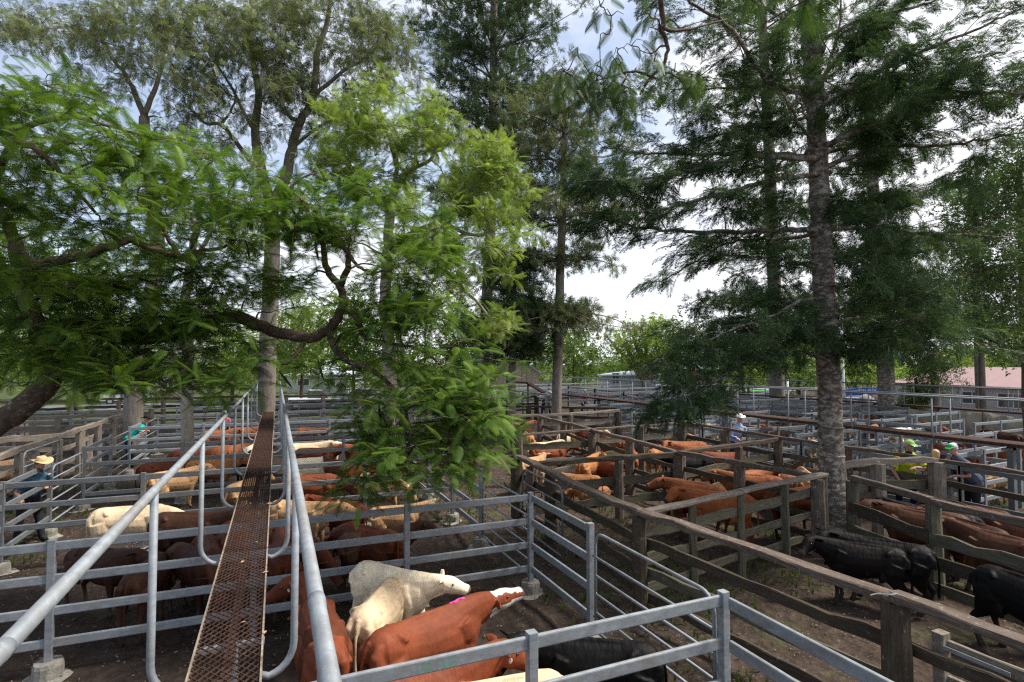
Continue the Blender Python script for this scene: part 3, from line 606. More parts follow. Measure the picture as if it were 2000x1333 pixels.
def mat_coat(name, white=None):
    m, n, b = newmat(name); oi = N(n, 'ShaderNodeObjectInfo'); c = objc(n)
    f1c, f1 = noise_col(n, c, 2.6, [(.32, (.74, .72, .70)), (.68, (1.22, 1.18, 1.12))], detail=6)
    f2c, f2 = noise_col(n, c, 38, [(.3, (.88, .88, .88)), (.7, (1.10, 1.10, 1.10))], detail=6, stretch=(.45, 1, .8))
    col = mixc(n, 1.0, oi.outputs['Color'], f1c, 'MULTIPLY'); col = mixc(n, 1.0, col, f2c, 'MULTIPLY')
    sx = N(n, 'ShaderNodeSeparateXYZ'); n.links.new(c, sx.inputs[0])
    # mud on legs, dark hooves
    mr = N(n, 'ShaderNodeMapRange'); mr.inputs[1].default_value = .55; mr.inputs[2].default_value = .12; mr.inputs[4].default_value = .55; n.links.new(sx.outputs[2], mr.inputs[0])
    col = mixc(n, mr.outputs[0], col, (.07, .052, .04))
    hf = N(n, 'ShaderNodeMath', operation='LESS_THAN'); hf.inputs[1].default_value = .055; n.links.new(sx.outputs[2], hf.inputs[0])
    col = mixc(n, hf.outputs[0], col, (.03, .026, .022))
    # dirt scuffs
    d1, _ = noise_col(n, c, 4.5, [(.58, (0, 0, 0)), (.72, (1, 1, 1))], detail=8, rough=.75)
    dm = N(n, 'ShaderNodeMath', operation='MULTIPLY'); n.links.new(d1, dm.inputs[0]); dm.inputs[1].default_value = .3
    col = mixc(n, dm.outputs[0], col, (.10, .075, .055))
    at_ = N(n, 'ShaderNodeAttribute', attribute_name='head')
    if white:
        wn, wf = noise_col(n, c, 7, [(.0, (0, 0, 0)), (1, (1, 1, 1))], detail=3)
        a = N(n, 'ShaderNodeMath', operation='ADD'); n.links.new(at_.outputs['Fac'], a.inputs[0]); n.links.new(wf, a.inputs[1])
        g = N(n, 'ShaderNodeMath', operation='GREATER_THAN'); g.inputs[1].default_value = white; n.links.new(a.outputs[0], g.inputs[0])
        col = mixc(n, g.outputs[0], col, (.62, .56, .50))
    mz = N(n, 'ShaderNodeAttribute', attribute_name='nose')
    col = mixc(n, mz.outputs['Fac'], col, (.10, .055, .045))
    n.links.new(col, b.inputs['Base Color']); b.inputs['Roughness'].default_value = .6; b.inputs['Specular IOR Level'].default_value = .13
    
    f3c, f3 = noise_col(n, c, 5.5, [(.3, (0, 0, 0)), (.7, (1, 1, 1))], detail=4, stretch=(2.0, 1, .6))
    ad = N(n, 'ShaderNodeMath', operation='MULTIPLY_ADD'); ad.inputs[1].default_value = .02; n.links.new(f2, ad.inputs[0]); n.links.new(f3, ad.inputs[2])
    bump(n, b, ad.outputs[0], .5, .035); return m
COAT = mat_coat('cattle_coat'); COATW = mat_coat('blazed_coat', 1.0)
EYE_M = mat_simple('eye', (.012, .008, .006), .12, spec=.8, var=0)
TAG_W = mat_simple('ear_tag_white', (.75, .74, .68), .5, var=.05); TAG_G = mat_simple('ear_tag_green', (.02, .30, .25), .5, var=.05); TAG_O = mat_simple('ear_tag_orange', (.8, .12, .04), .5, var=.05)
COWS = {}
def cow_mesh(pose, hump=.5, fat=1.0):
    b = MB()
    X = [-.80, -.755, -.66, -.5, -.3, 0, .26, .44, .56, .66, .72]
    Zc = [1.07, 1.06, 1.035, 1.00, .965, .93, .915, .93, .96, .98, .99]
    hw = [.07, .155, .225, .262, .262, .292, .275, .235, .205, .16, .09]
    hh = [.09, .19, .255, .31, .335, .365, .375, .375, .34, .26, .14]
    tn = [.05, .0, .02, .12, .30, .34, .30, .42, .40, .2, .1]; tz = [0, .0, .012, .008, -.008, -.012, .0, .028, .02, 0, 0]
    rings = []
    n = 18
    for x, z, w, h, nr, dz_ in zip(X, Zc, hw, hh, tn, tz):
        r = []
        for k in range(n):
            q = 2*math.pi*k/n; cy, sy = math.cos(q), math.sin(q)
            ww = w*fat*(1-nr*max(0, sy)**1.6)          # narrower towards the spine
            r.append((x, ww*cy, z+h*sy*(1 if sy > 0 else fat)+dz_*max(0, sy)*(.3+hump)))
        rings.append(r)
    b.loft(rings)
    sweep(b, [(-.62, 0, 1.27), (-.2, 0, 1.285), (.2, 0, 1.275), (.5, 0, 1.27)], [.05, .04, .04, .05], [.04, .035, .035, .04])   # spine
    for s in (-1, 1):
        sweep(b, [(-.50, s*.12, 1.225), (-.46, s*.175, 1.20), (-.43, s*.205, 1.16)], [.05, .05, .04], [.05, .05, .04])           # hook bones
        sweep(b, [(-.42, s*.22, .80), (-.34, s*.245, .68), (-.30, s*.22, .60)], [.03, .03, .02], [.10, .08, .04])           # flank fold
        sweep(b, [(.36, s*.20, 1.12), (.42, s*.225, .95), (.50, s*.20, .82)], [.05, .055, .05], [.10, .11, .09])           # shoulder
        sweep(b, [(-.70, s*.11, 1.17), (-.76, s*.13, 1.08), (-.74, s*.14, .95)], [.06, .075, .09], [.06, .08, .1])
        # hind leg
        dx = pose.get('hl', 0) if s > 0 else pose.get('hr', 0)
        sweep(b, [(-.58, s*.17, 1.0), (-.53, s*.185, .82), (-.54, s*.18, .68), (-.66+dx*.6, s*.165, .50), (-.73+dx*.8, s*.155, .43), (-.69+dx, s*.155, .28), (-.665+dx, s*.155, .13), (-.63+dx, s*.155, .06), (-.61+dx, s*.155, -.0)],
              [.12, .125, .09, .055, .048, .034, .040, .043, .052], [.19, .20, .155, .075, .06, .04, .045, .05, .062])
        dx = pose.get('fl', 0) if s > 0 else pose.get('fr', 0)
        sweep(b, [(.44, s*.15, .98), (.44, s*.17, .80), (.44, s*.16, .62), (.47+dx*.5, s*.15, .42), (.465+dx*.8, s*.145, .26), (.465+dx, s*.145, .12), (.49+dx, s*.145, .06), (.505+dx, s*.145, 0)],
              [.085, .10, .075, .052, .034, .040, .043, .050], [.15, .14, .09, .06, .04, .045, .05, .06])
    # tail
    sweep(b, [(-.77, 0, 1.20), (-.83, .01, 1.12), (-.865, .015, .92), (-.86, .02, .7), (-.855, .02, .55), (-.85, .02, .42), (-.85, .02, .34)], [.04, .032, .024, .021, .03, .036, .012], [.04, .03, .024, .021, .03, .036, .012])
    # neck and head
    nb = np.array(pose['poll'], float); hd = np.array(pose['dir'], float); hd /= np.linalg.norm(hd)
    side = np.array(pose.get('side', (0, 1, 0)), float); base = np.array([.50, 0, 1.06])
    mid = (base+nb)/2+np.array([.02, 0, pose.get('sag', .0)])
    sd_ = np.cross([0, 0, 1.], hd); sd_ /= np.linalg.norm(sd_)
    sm = (np.array([0, 1, 0])+sd_); sm /= np.linalg.norm(sm)
    P = [base-np.array([.1, 0, .02]), base+(mid-base)*.45, mid, mid+(nb-mid)*.6, nb]
    sweep(b, P, [.18, .16, .13, .105, .09], [.27, .24, .195, .155, .125], side=sm)
    # dewlap
    up_ = np.cross(hd, sd_); 
    dn = np.array([0, 0, -1.])
    sweep(b, [(.66, 0, .74), tuple(base+(mid-base)*.5+dn*.24), tuple(mid+dn*.19), tuple(nb+hd*.08-up_*.14)], [.03, .035, .028, .03], [.10, .09, .06, .04], side=sm)
    hp = [nb-hd*.07+up_*.0, nb+hd*.0-up_*.005, nb+hd*.10-up_*.02, nb+hd*.19-up_*.03, nb+hd*.27-up_*.035, nb+hd*.35-up_*.04, nb+hd*.425-up_*.04, nb+hd*.46-up_*.04]
    sweep(b, hp, [.08, .108, .122, .102, .084, .082, .088, .064], [.08, .12, .146, .138, .112, .096, .088, .06], side=sd_)
    for s in (-1, 1):
        e0 = nb+sd_*s*.085+up_*.03-hd*.02
        tip = e0+sd_*s*.20+up_*pose.get('ear', -.02)-hd*.05
        sweep(b, [e0, e0+(tip-e0)*.3, e0+(tip-e0)*.65, tip], [.022, .056, .058, .014], [.022, .017, .014, .010], side=up_+hd*.4)
        br = nb+hd*.13+sd_*s*.075+up_*.05; sweep(b, [br-hd*.03, br, br+hd*.03], [.02, .035, .02], [.02, .03, .02], side=sd_)
    me = remesh(b, 'cow', .0165, 5, (COAT, EYE_M))
    # head / nose attributes
    nv = len(me.vertices); co = np.empty(nv*3); me.vertices.foreach_get('co', co); co = co.reshape(-1, 3)
    rel = co-nb; ax = rel@hd; sdn = np.abs(rel@sd_); uu = rel@up_
    head = np.clip(1.0-sdn/.10*.75, 0, 1)*((ax > -.06) & (ax < .47))*np.clip((uu+.1)/.08, 0, 1)
    under = ((ax > -.1) & (uu < -.05) & (ax < .5))*.9
    a = me.attributes.new('head', 'FLOAT', 'POINT'); a.data.foreach_set('value', np.maximum(head, under*1.0).astype(np.float32))
    nose = np.clip((ax-.40)/.03, 0, 1); a = me.attributes.new('nose', 'FLOAT', 'POINT'); a.data.foreach_set('value', nose.astype(np.float32))
    # eyes
    bm = bmesh.new(); bm.from_mesh(me)
    for s in (-1, 1):
        c = nb+hd*.15+sd_*s*.103+up_*.03
        r = bmesh.ops.create_icosphere(bm, subdivisions=2, radius=.018, matrix=Matrix.Translation(Vector(c)))
        for v in r['verts']:
            for f in v.link_faces: f.material_index = 1; f.smooth = True
    bm.to_mesh(me); bm.free()
    return me, nb, hd, sd_, up_
POSES = {
 'level': dict(poll=(1.02, 0, 1.27), dir=(1, 0, -.55), fl=.04, fr=-.05, hl=.05, hr=-.06),
 'up': dict(poll=(1.02, 0, 1.13), dir=(1, -.15, .08), fl=-.04, fr=.06, hl=-.06, hr=.04, sag=.03),
 'down': dict(poll=(1.08, 0, .92), dir=(.75, .1, -.8), fl=.06, fr=-.06, hl=.0, hr=.07, sag=.02),
 'left': dict(poll=(.96, .18, 1.27), dir=(.45, .85, -.5), fl=.02, fr=-.07, hl=.06, hr=-.03),
 'right': dict(poll=(.96, -.18, 1.27), dir=(.45, -.85, -.5), fl=-.04, fr=.05, hl=.0, hr=.07),
 'look_left': dict(poll=(.97, .08, 1.20), dir=(.8, .55, -.3), fl=.02, fr=-.07, hl=.06, hr=-.03, ear=.06),
}
def get_cow(pose):
    if pose not in COWS: COWS[pose] = cow_mesh(POSES[pose])
    return COWS[pose]
RED = (.175, .046, .020); DRED = (.10, .028, .013); DBR = (.050, .022, .013); ORG = (.26, .088, .034); LORG = (.38, .165, .065); TAN = (.46, .28, .145); CRM = (.62, .48, .32); WHT = (.90, .77, .57); BLK = (.0035, .003, .003); MBR = (.085, .04, .024)
n_cow = [0]; KS = .86
PENS = [(-4.8, 4.1, 9.45, 14.0), (-4.8, 4.1, 14.3, 19.1), (-4.8, 4.1, 19.4, 24.35), (-4.8, 4.1, 24.65, 29.55), (.1, 4.1, 4.7, 9.15), (.1, 4.1, .5, 4.4),
        (5.95, 10.0, 8.3, 12.2), (6.0, 10.3, 12.65, 17.0), (10.5, 14.85, 9.3, 12.3), (10.6, 14.8, 13.7, 17.3), (11, 14.8, 18.4, 22.8), (6.0, 10.4, 17.9, 23.2), (6.35, 10.15, 1.0, 7.6), (11.0, 14.5, 1.0, 8.5)]
def settle(x, y, rz, sc):
    """keep an animal clear of the rails of the pen it stands in"""
    best = None
    for p in PENS:
        dx = max(p[0]-x, 0, x-p[1]); dy = max(p[2]-y, 0, y-p[3]); d = math.hypot(dx, dy)
        if p[2] == 9.45 and x < 0 and y > 7.6: d -= 1.9
        if best is None or d < best[0]: best = (d, p)
    if best[0] > 1.0: return x, y
    p = best[1]; c, s_ = math.cos(rz), math.sin(rz); w = .3*sc
    ex = [c*-.9*sc, c*1.4*sc]; ey = [s_*-.9*sc, s_*1.4*sc]
    x0, x1 = min(ex)-abs(s_)*w, max(ex)+abs(s_)*w; y0, y1 = min(ey)-abs(c)*w, max(ey)+abs(c)*w
    if x1-x0 < p[1]-p[0]: x = min(max(x, p[0]-x0), p[1]-x1)
    if y1-y0 < p[3]-p[2]: y = min(max(y, p[2]-y0), p[3]-y1)
    return x, y
def cow(label, pose, p_rump, p_fore, col, scale=1.0, zb=1.27, blaze=False, tag=None, flip=False, pos=None, rz=None, dz=0, cat='cow', group='cattle in the sale pens', mark=None):
    """p_rump / p_fore: image points on the spine at rump and withers"""
    me, nb, hd, sd_, up_ = get_cow(pose); scale = scale*KS
    if pos is None:
        a = gp(*p_rump, zb*scale+dz); c = gp(*p_fore, zb*scale+dz); d = c-a; rz = math.atan2(d[1], d[0]); m_ = (a+c)/2
        m_ = m_-0.0*d; x, y = m_[0], m_[1]
    else: x, y = pos
    if pos is None: x, y = settle(x, y, rz, scale)
    o = link('cow', me, None, (x, y, dz-.01), (0, 0, rz)); o.scale = (scale*random.uniform(.95, 1.05), scale*random.uniform(.92, 1.10), scale*random.uniform(.97, 1.03))
    k = random.uniform(.9, 1.1); o.color = (col[0]*k, col[1]*k, col[2]*k, 1)
    if blaze: o.material_slots[0].link = 'OBJECT'; o.material_slots[0].material = COATW
    tagp(o, label, cat, group); n_cow[0] += 1
    if tag:
        b = MB(); s = -1 if tag[1] else 1
        c = nb+sd_*s*.19+up_*-.035-hd*.0
        rings = [[c+sd_*s*q+.026*(math.cos(t)*hd+math.sin(t)*up_) for t in np.linspace(0, 2*math.pi, 11)[:-1]] for q in (-.0, .006)]
        rings = [[c+hd*(.022+q)+.026*(math.cos(t)*sd_+math.sin(t)*up_) for t in np.linspace(0, 2*math.pi, 11)[:-1]] for q in (-.0, .006)]
        b.loft(rings); b.build('ear_tag', tag[0], o)
    if mark:
        b = MB(); x0, y0, ln = mark
        k = 7; pts = []
        # a smear of raddle hugging the back
        import mathutils
        bvh = mathutils.bvhtree.BVHTree.FromPolygons([v.co for v in me.vertices], [p.vertices[:] for p in me.polygons])
        row = []
        for i in range(k):
            for j in range(3):
                q = Vector((x0+ln*i/(k-1), y0+(j-1)*.022+.015*math.sin(i*2), 2))
                h = bvh.ray_cast(q, Vector((0, 0, -1)))[0]; row.append((h if h else q)+Vector((0, 0, .006)))
        f = [(i*3+j, i*3+j+1, (i+1)*3+j+1, (i+1)*3+j) for i in range(k-1) for j in range(2)]
        link('paint_mark', mesh_from('paint_mark', row, f, PAINT_P), o)
    return o
# near pen
cow('white cow with its head raised, standing broadside behind the cream one', 'look_left', (708, 1092), (826, 1118), WHT, .98)
cow('cream cow seen from behind between the white cow and the red white-faced one', 'down', (722, 1178), (752, 1142), CRM, .98)
cow('red cow with a blotched white face stretched forward, pink smear on its back', 'up', (752, 1226), (915, 1165), RED, 1.13, blaze=True, mark=(.30, .0, .22))
cow('red cow along the bottom edge partly hidden by the scrawled rail', 'level', (690, 1352), (925, 1285), RED, 1.08, tag=(TAG_W, 1))
cow('dark red cow between the right handrail and the cream cow, white ear tag', 'left', (655, 1262), (600, 1125), DRED, 1.08, tag=(TAG_W, 0))
cow('red cow with a pink dab squeezed against the catwalk', 'down', (588, 1275), (556, 1180), RED, 1.04, mark=(.3, 0, .1))
cow('cream back showing at the bottom edge left of the black cow', 'down', (1010, 1318), (935, 1330), CRM, 1.0)
cow('black cow at the bottom edge behind the nearest steel fence, ear pricked', 'left', (1285, 1322), (1180, 1312), BLK, 1.0, tag=(TAG_O, 1))
# second pen and its left half
cow('dark red cow behind the white one, green ear tag', 'down', (760, 1040), (680, 1022), DRED, 1.05, tag=(TAG_G, 0))
cow('cream cow with upright ears looking up between the second and near cross fences', 'look_left', (548, 978), (628, 982), TAN, 1.05)
cow('red cow behind the near cross fence right of the deck', 'down', (560, 1045), (610, 1062), DRED, 1.0)
cow('large dark red cow under the left handrail', 'level', (300, 1000), (448, 1000), DBR, 1.1)
cow('red brown cow facing away under the left rail uprights', 'down', (392, 1048), (415, 1098), DRED, 1.0)
cow('orange red cow pressed beside the catwalk on its left', 'down', (445, 1048), (462, 1110), RED, .95)
cow('dark cow with its muzzle at the lowest rail left of the deck', 'down', (330, 1105), (400, 1130), DBR, .95)
cow('tan rump beside the catwalk deck left of it', 'level', (458, 944), (500, 930), TAN, 1.0)
# third row
cow('long cream cow with lowered head left of the handrail', 'down', (250, 948), (355, 942), CRM, 1.08)
cow('light tan cow resting behind the long cream cow', 'level', (318, 920), (372, 912), TAN, .98)
cow('tan and black cow crossing behind the handrail toward the deck', 'level', (370, 900), (455, 896), LORG, 1.02)
cow('orange red cow behind the dark rails left of the handrail', 'down', (345, 880), (385, 872), RED, 1.0)
cow('orange cow with humped back behind the handrail', 'down', (410, 880), (440, 870), ORG, 1.0)
cow('small orange rump beyond the humped orange cow', 'level', (450, 872), (474, 866), ORG, .95)
cow('black rump touching the left uprights of the catwalk', 'down', (478, 888), (492, 880), BLK, 1.0)
cow('orange cow in the farthest left pen behind the handrail', 'level', (398, 842), (455, 840), ORG, 1.02)
cow('second orange cow in the farthest left pen near the uprights', 'level', (458, 838), (500, 836), ORG, .98)
cow('white rump peeking out left of the deck among the uprights', 'down', (488, 872), (500, 866), WHT, .9)
# right of the catwalk
cow('orange cow in the far pen right of the catwalk', 'level', (572, 836), (640, 840), ORG, 1.05)
cow('dark red cow behind the orange one, right of the catwalk', 'down', (600, 848), (622, 852), DRED, 1.0)
cow('cream cow with long back right of the catwalk', 'level', (575, 868), (618, 866), CRM, 1.0)
cow('red brown cow in front of the long cream back', 'level', (585, 876), (650, 874), DRED, 1.0)
cow('white rump between the rails right of the catwalk', 'down', (625, 866), (648, 864), WHT, .95)
cow('orange cow with tan face turned behind the rails', 'left', (735, 872), (672, 868), ORG, 1.0)
cow('orange cow mostly behind the green fronds', 'level', (700, 872), (762, 876), ORG, 1.0)
cow('white cow rump in the second row right of the handrail', 'down', (592, 898), (618, 896), WHT, .98)
cow('brown cow with a pale face beside the white rump', 'right', (690, 902), (640, 896), DRED, 1.0, blaze=True)
cow('dark brown cow with dropped head right of the handrail', 'down', (575, 930), (640, 926), RED, 1.05)
cow('orange brown cow behind the fronds in the second row', 'level', (690, 905), (745, 905), ORG, 1.0)
cow('tan cow screened by fronds near the middle post', 'down', (720, 938), (790, 945), TAN, 1.0)
cow('pale cow lying low behind the fronds', 'level', (735, 985), (800, 980), TAN, .9, dz=-.35)
# timber pens
cow('red brown cow standing broadside in the first timber pen', 'level', (1078, 873), (1128, 870), (.25, .075, .035), 1.06)
cow('orange rump behind the red brown cow, first timber pen', 'left', (1165, 882), (1172, 870), ORG, .98)
cow('orange cow looking right over the timber rail', 'right', (1192, 893), (1210, 884), LORG, 1.0)
cow('small light orange calf below the dark top rail', 'left', (1155, 928), (1120, 926), LORG, .8, cat='calf')
cow('pale calf lying low behind the lower timber rail', 'level', (1175, 950), (1140, 952), LORG, .72, dz=-.25, cat='calf')
cow('cream back behind the red brown cow in the first timber pen', 'level', (1070, 866), (1120, 862), CRM, .98)
cow('cream and brown cow at the left corner of the first timber pen', 'left', (1012, 892), (1034, 888), TAN, .95, blaze=True)
cow('orange cow with head down behind the diagonal rail', 'level', (1245, 866), (1200, 857), ORG, 1.0)
cow('tan faced orange cow seen end on near the middle timber post', 'down', (1275, 880), (1290, 872), LORG, 1.0)
cow('orange cow with its rump to the right in the centre pen', 'left', (1372, 862), (1318, 862), ORG, 1.05)
cow('dark red cow looking left beside the centre pen orange cow', 'left', (1310, 872), (1272, 866), DRED, .98)
cow('orange cow standing under the diagonal timber rail', 'level', (1400, 872), (1340, 870), ORG, .98)
cow('pink red back behind the plank fence in the centre pen', 'level', (1440, 884), (1400, 884), RED, .96)
cow('light tan cow with ears out in the pen behind the centre one', 'down', (1058, 850), (1046, 842), LORG, 1.0)
cow('white back in the pen behind the centre one', 'level', (1108, 836), (1140, 836), CRM, .95)
cow('dark red back in the pen behind the centre one', 'level', (1165, 842), (1130, 840), DRED, .95)
cow('small pale cow between two timber posts in the back pen', 'down', (1085, 850), (1095, 846), CRM, .9)
cow('orange cow far behind the bushy fronds', 'level', (1010, 826), (1030, 824), ORG, .95)
cow('big orange cow with lifted head facing left in the middle pen', 'look_left', (1400, 944), (1312, 930), ORG, 1.1)
cow('orange cow just behind the big one facing left', 'level', (1420, 928), (1350, 922), ORG, 1.05)
cow('orange cow nearest the plank fence with its face turned', 'left', (1450, 966), (1368, 958), (.30, .09, .03), 1.06)
cow('dark red cow tucked left of the big orange cow', 'left', (1305, 950), (1285, 936), DRED, 1.0)
cow('red cow behind the plank fence left of the big trunk', 'level', (1470, 968), (1545, 955), DRED, 1.05)
cow('yellow tan cow rump on, second from the tan pair', 'down', (1455, 912), (1440, 896), LORG, 1.02)
cow('yellow tan cow rump on, nearest the corner post', 'down', (1500, 912), (1478, 892), TAN, 1.05)
cow('black cow between the orange herd and the yellow tan pair', 'level', (1420, 902), (1350, 900), BLK, 1.0)
# black and brown cattle right
cow('black cow broadside with rusty back, nearest the plank top fence', 'left', (1695, 1058), (1580, 1042), (.006, .004, .0035), .92)
cow('black cow standing behind the rusty backed black one', 'left', (1745, 1040), (1630, 1022), BLK, .98)
cow('black cow cut off by the right edge of the picture', 'level', (1965, 1112), (2080, 1150), BLK, 1.06)
cow('dark brown cow with glossy back behind the heavy plank fence', 'left', (1765, 992), (1700, 978), MBR, 1.06)
cow('brown cow in the middle of the dark herd right of the big trunk', 'left', (1835, 1002), (1772, 992), MBR, 1.05)
cow('black cow at the left of the dark herd, head behind the trunk', 'level', (1735, 975), (1690, 968), BLK, 1.02)
cow('dark cow right of the brown herd near the fence post', 'level', (1925, 1028), (1862, 1010), DBR, 1.06)
cow('red brown cow at the far right of the dark herd', 'left', (2030, 1020), (1965, 1005), (.13, .05, .03), 1.02)
cow('black cow behind the post in the dark herd', 'down', (1880, 1000), (1840, 985), BLK, 1.0)
# far yards
far = [('white cow in the yards left of the man in the white hat', 'level', (1398, 830), (1350, 826), CRM, 1.0),
 ('tan cow beside the white one in the steel yards', 'down', (1350, 850), (1338, 844), TAN, .95),
 ('orange cow behind the man in the white hat', 'level', (1480, 832), (1440, 830), LORG, 1.0),
 ('orange cow under the walkway, right of the white hat', 'left', (1535, 836), (1500, 832), ORG, 1.0),
 ('cream cow low behind the rails left of the big trunk', 'down', (1592, 862), (1575, 855), CRM, .95),
 ('orange cow high in the yards left of the big trunk', 'level', (1600, 806), (1570, 805), ORG, 1.0),
 ('orange cow just right of the big trunk in the far yard', 'level', (1652, 812), (1690, 812), ORG, 1.0),
 ('brown cow with white face beside the big trunk', 'level', (1640, 832), (1680, 830), TAN, 1.0),
 ('tan cow between yard posts right of the big trunk', 'down', (1700, 832), (1712, 828), LORG, .95),
 ('white cow with speckled head in the far steel yard', 'level', (1745, 838), (1782, 836), WHT, 1.05),
 ('dark red cow with white face behind the speckled one', 'level', (1855, 836), (1800, 826), DRED, 1.1),
 ('black flank below the white faced cow', 'level', (1850, 852), (1812, 846), BLK, 1.0),
 ('large red cow behind the men at the rail', 'level', (1915, 884), (1830, 868), (.17, .05, .025), 1.12),
 ('red orange cow near the right edge behind the steel gate', 'left', (1975, 868), (1925, 862), ORG, 1.05),
 ('dark brown cow at the right edge by the tarpaulins', 'left', (1995, 850), (1940, 842), DBR, 1.05),
 ('tan cow under the low rails at the right', 'down', (1925, 915), (1950, 912), TAN, .95),
 ('orange back far off under the long walkway', 'level', (1245, 775), (1235, 774), ORG, 1.0),
 ('red back among the distant yards left of the green branch', 'level', (1250, 790), (1232, 789), RED, 1.0),
 ('orange back right of the green branch', 'level', (1420, 795), (1440, 796), ORG, 1.0),
 ('orange cow beneath the hanging dark branch', 'down', (1390, 826), (1398, 822), ORG, .95),
 ('pale cow at the left picture edge behind the dark rails', 'left', (-30, 905), (10, 900), TAN, 1.0)]
for f in far: cow(*f)
for f in [('dark red cow beside the long cream cow, third row', 'right', (300, 905), (345, 900), DRED, 1.0),
 ('black cow in shade low behind the second steel fence left', 'level', (160, 1065), (240, 1075), DBR, .95),
 ('dark brown cow deep in shade left of the curved uprights', 'down', (270, 1110), (300, 1085), DBR, .95),
 ('red cow between the curved uprights and the deck, head low', 'down', (452, 1010), (440, 1060), DRED, .95),
 ('dark cow in the gap right of the deck, behind the pink marked one', 'level', (560, 1110), (548, 1065), DRED, 1.0),
 ('dark red cow behind the white cow, far right of its pen', 'level', (700, 1040), (770, 1030), DBR, 1.0),
 ('red cow behind the cream cow with upright ears', 'left', (690, 965), (620, 955), RED, .95),
 ('orange cow behind the big orange herd by the middle fence', 'level', (1390, 912), (1440, 908), ORG, .95),
 ('pale tan cow in the first timber pen by the corner post', 'down', (1040, 905), (1052, 893), TAN, .9),
 ('red calf between the orange rumps of the first pen', 'level', (1215, 905), (1180, 900), RED, .8),
 ('dark calf at the back of the heavy plank pen', 'level', (1790, 965), (1745, 958), DBR, .9),
 ('dark brown cow at the near end of the heavy plank pen', 'level', (1985, 1055), (1925, 1040), MBR, 1.0)]: cow(*f)

# ------------------------------------------------------------------ trees
def frond_tpl(pairs=22, droop=.24, w=.026, plen=.33, ang=62, segs=2):
    """one bipinnate frond, unit length along +x, blade plane x-y, normal +z"""
    V = []; F = []
    def strip(p0, d, n, L_, w0, k, dr):
        pr = None
        for i in range(k+1):
            t = i/k; c = p0+d*L_*t+np.array([0, 0, -dr*L_*t*t]); ww = w0*(1-.55*t) if i < k else w0*.25
            a = len(V); V.append(c-n*ww); V.append(c+n*ww)
            if pr is not None: F.append((pr, pr+1, a+1, a))
            pr = a
    strip(np.array([0, 0, 0.]), np.array([1., 0, 0]), np.array([0, 1., 0]), 1.0, .009, 3, droop)
    for i in range(pairs):
        t = .10+.88*i/(pairs-1); L_ = plen*(math.sin(math.pi*(.12+.80*t))**.7)*(1-.35*t)
        for s in (-1, 1):
            a = math.radians(ang-22*t); d = np.array([math.cos(a), s*math.sin(a), .05]); n = np.array([-s*math.sin(a), math.cos(a), 0])*1.0
            n = np.array([math.sin(a), -s*math.cos(a), 0])
            strip(np.array([t, 0, -droop*t*t]), d, n, L_, w*.5, segs, .45)
    return np.array(V), F
def tuft_tpl(n=22, w=.05, spread=1.0, l0=.6, seed=1):
    """spiky tuft: narrow blades round a short axis along +x"""
    r = np.random.default_rng(seed); V = []; F = []
    for i in range(n):
        t = r.uniform(0, .75); a = r.uniform(0, 2*math.pi); tilt = r.uniform(.35, 1.15)*spread
        d = np.array([math.cos(tilt), math.sin(tilt)*math.cos(a), math.sin(tilt)*math.sin(a)])
        nn = np.cross(d, r.normal(0, 1, 3)); nn /= np.linalg.norm(nn); L_ = l0*r.uniform(.6, 1.1)*(1-.4*t); p = np.array([t, 0, 0])
        k = len(V); V += [p-nn*w*.25, p+nn*w*.25, p+d*L_*.55+nn*w*.5, p+d*L_*.55-nn*w*.5]; F.append((k, k+1, k+2, k+3))
        V += [p+d*L_+nn*w*.08, p+d*L_-nn*w*.08]; F.append((k+3, k+2, k+4, k+5))
    return np.array(V), F
def spray_tpl(n=9, w=.028, seed=2, hang=.25, leaf=.20, width=.5):
    """flattened conifer spray: side twigs both sides with narrow leaves"""
    r = np.random.default_rng(seed); V = []; F = []
    def blade(p, d, L_, ww):
        nn = np.cross(d, [0, 0, 1.])+r.normal(0, .5, 3); nn -= d*np.dot(nn, d); nn /= np.linalg.norm(nn)
        k = len(V); V.extend([p-nn*ww*.3, p+nn*ww*.3, p+d*L_*.5+nn*ww*.5, p+d*L_*.5-nn*ww*.5, p+d*L_+nn*ww*.1, p+d*L_-nn*ww*.1]); F.append((k, k+1, k+2, k+3)); F.append((k+3, k+2, k+4, k+5))
    for i in range(n):
        t = .08+.9*i/(n-1); q = np.array([t, 0, -hang*t*t])
        for s in (-1, 1):
            a = math.radians(r.uniform(35, 60)); d = np.array([math.cos(a), s*math.sin(a), r.uniform(-.35, .1)]); d /= np.linalg.norm(d); L_ = width*(1-.7*t)*r.uniform(.7, 1.1)
            blade(q, d, L_, w*.9)
            for u in (.35, .7, 1.0):
                for s2 in (-1, 1):
                    a2 = math.atan2(d[1], d[0])+s2*.65; d2 = np.array([math.cos(a2), math.sin(a2), d[2]-.1]); d2 /= np.linalg.norm(d2); blade(q+d*L_*u*.9, d2, leaf*r.uniform(.7, 1.1)*(1-.3*t), w)
    return np.array(V), F
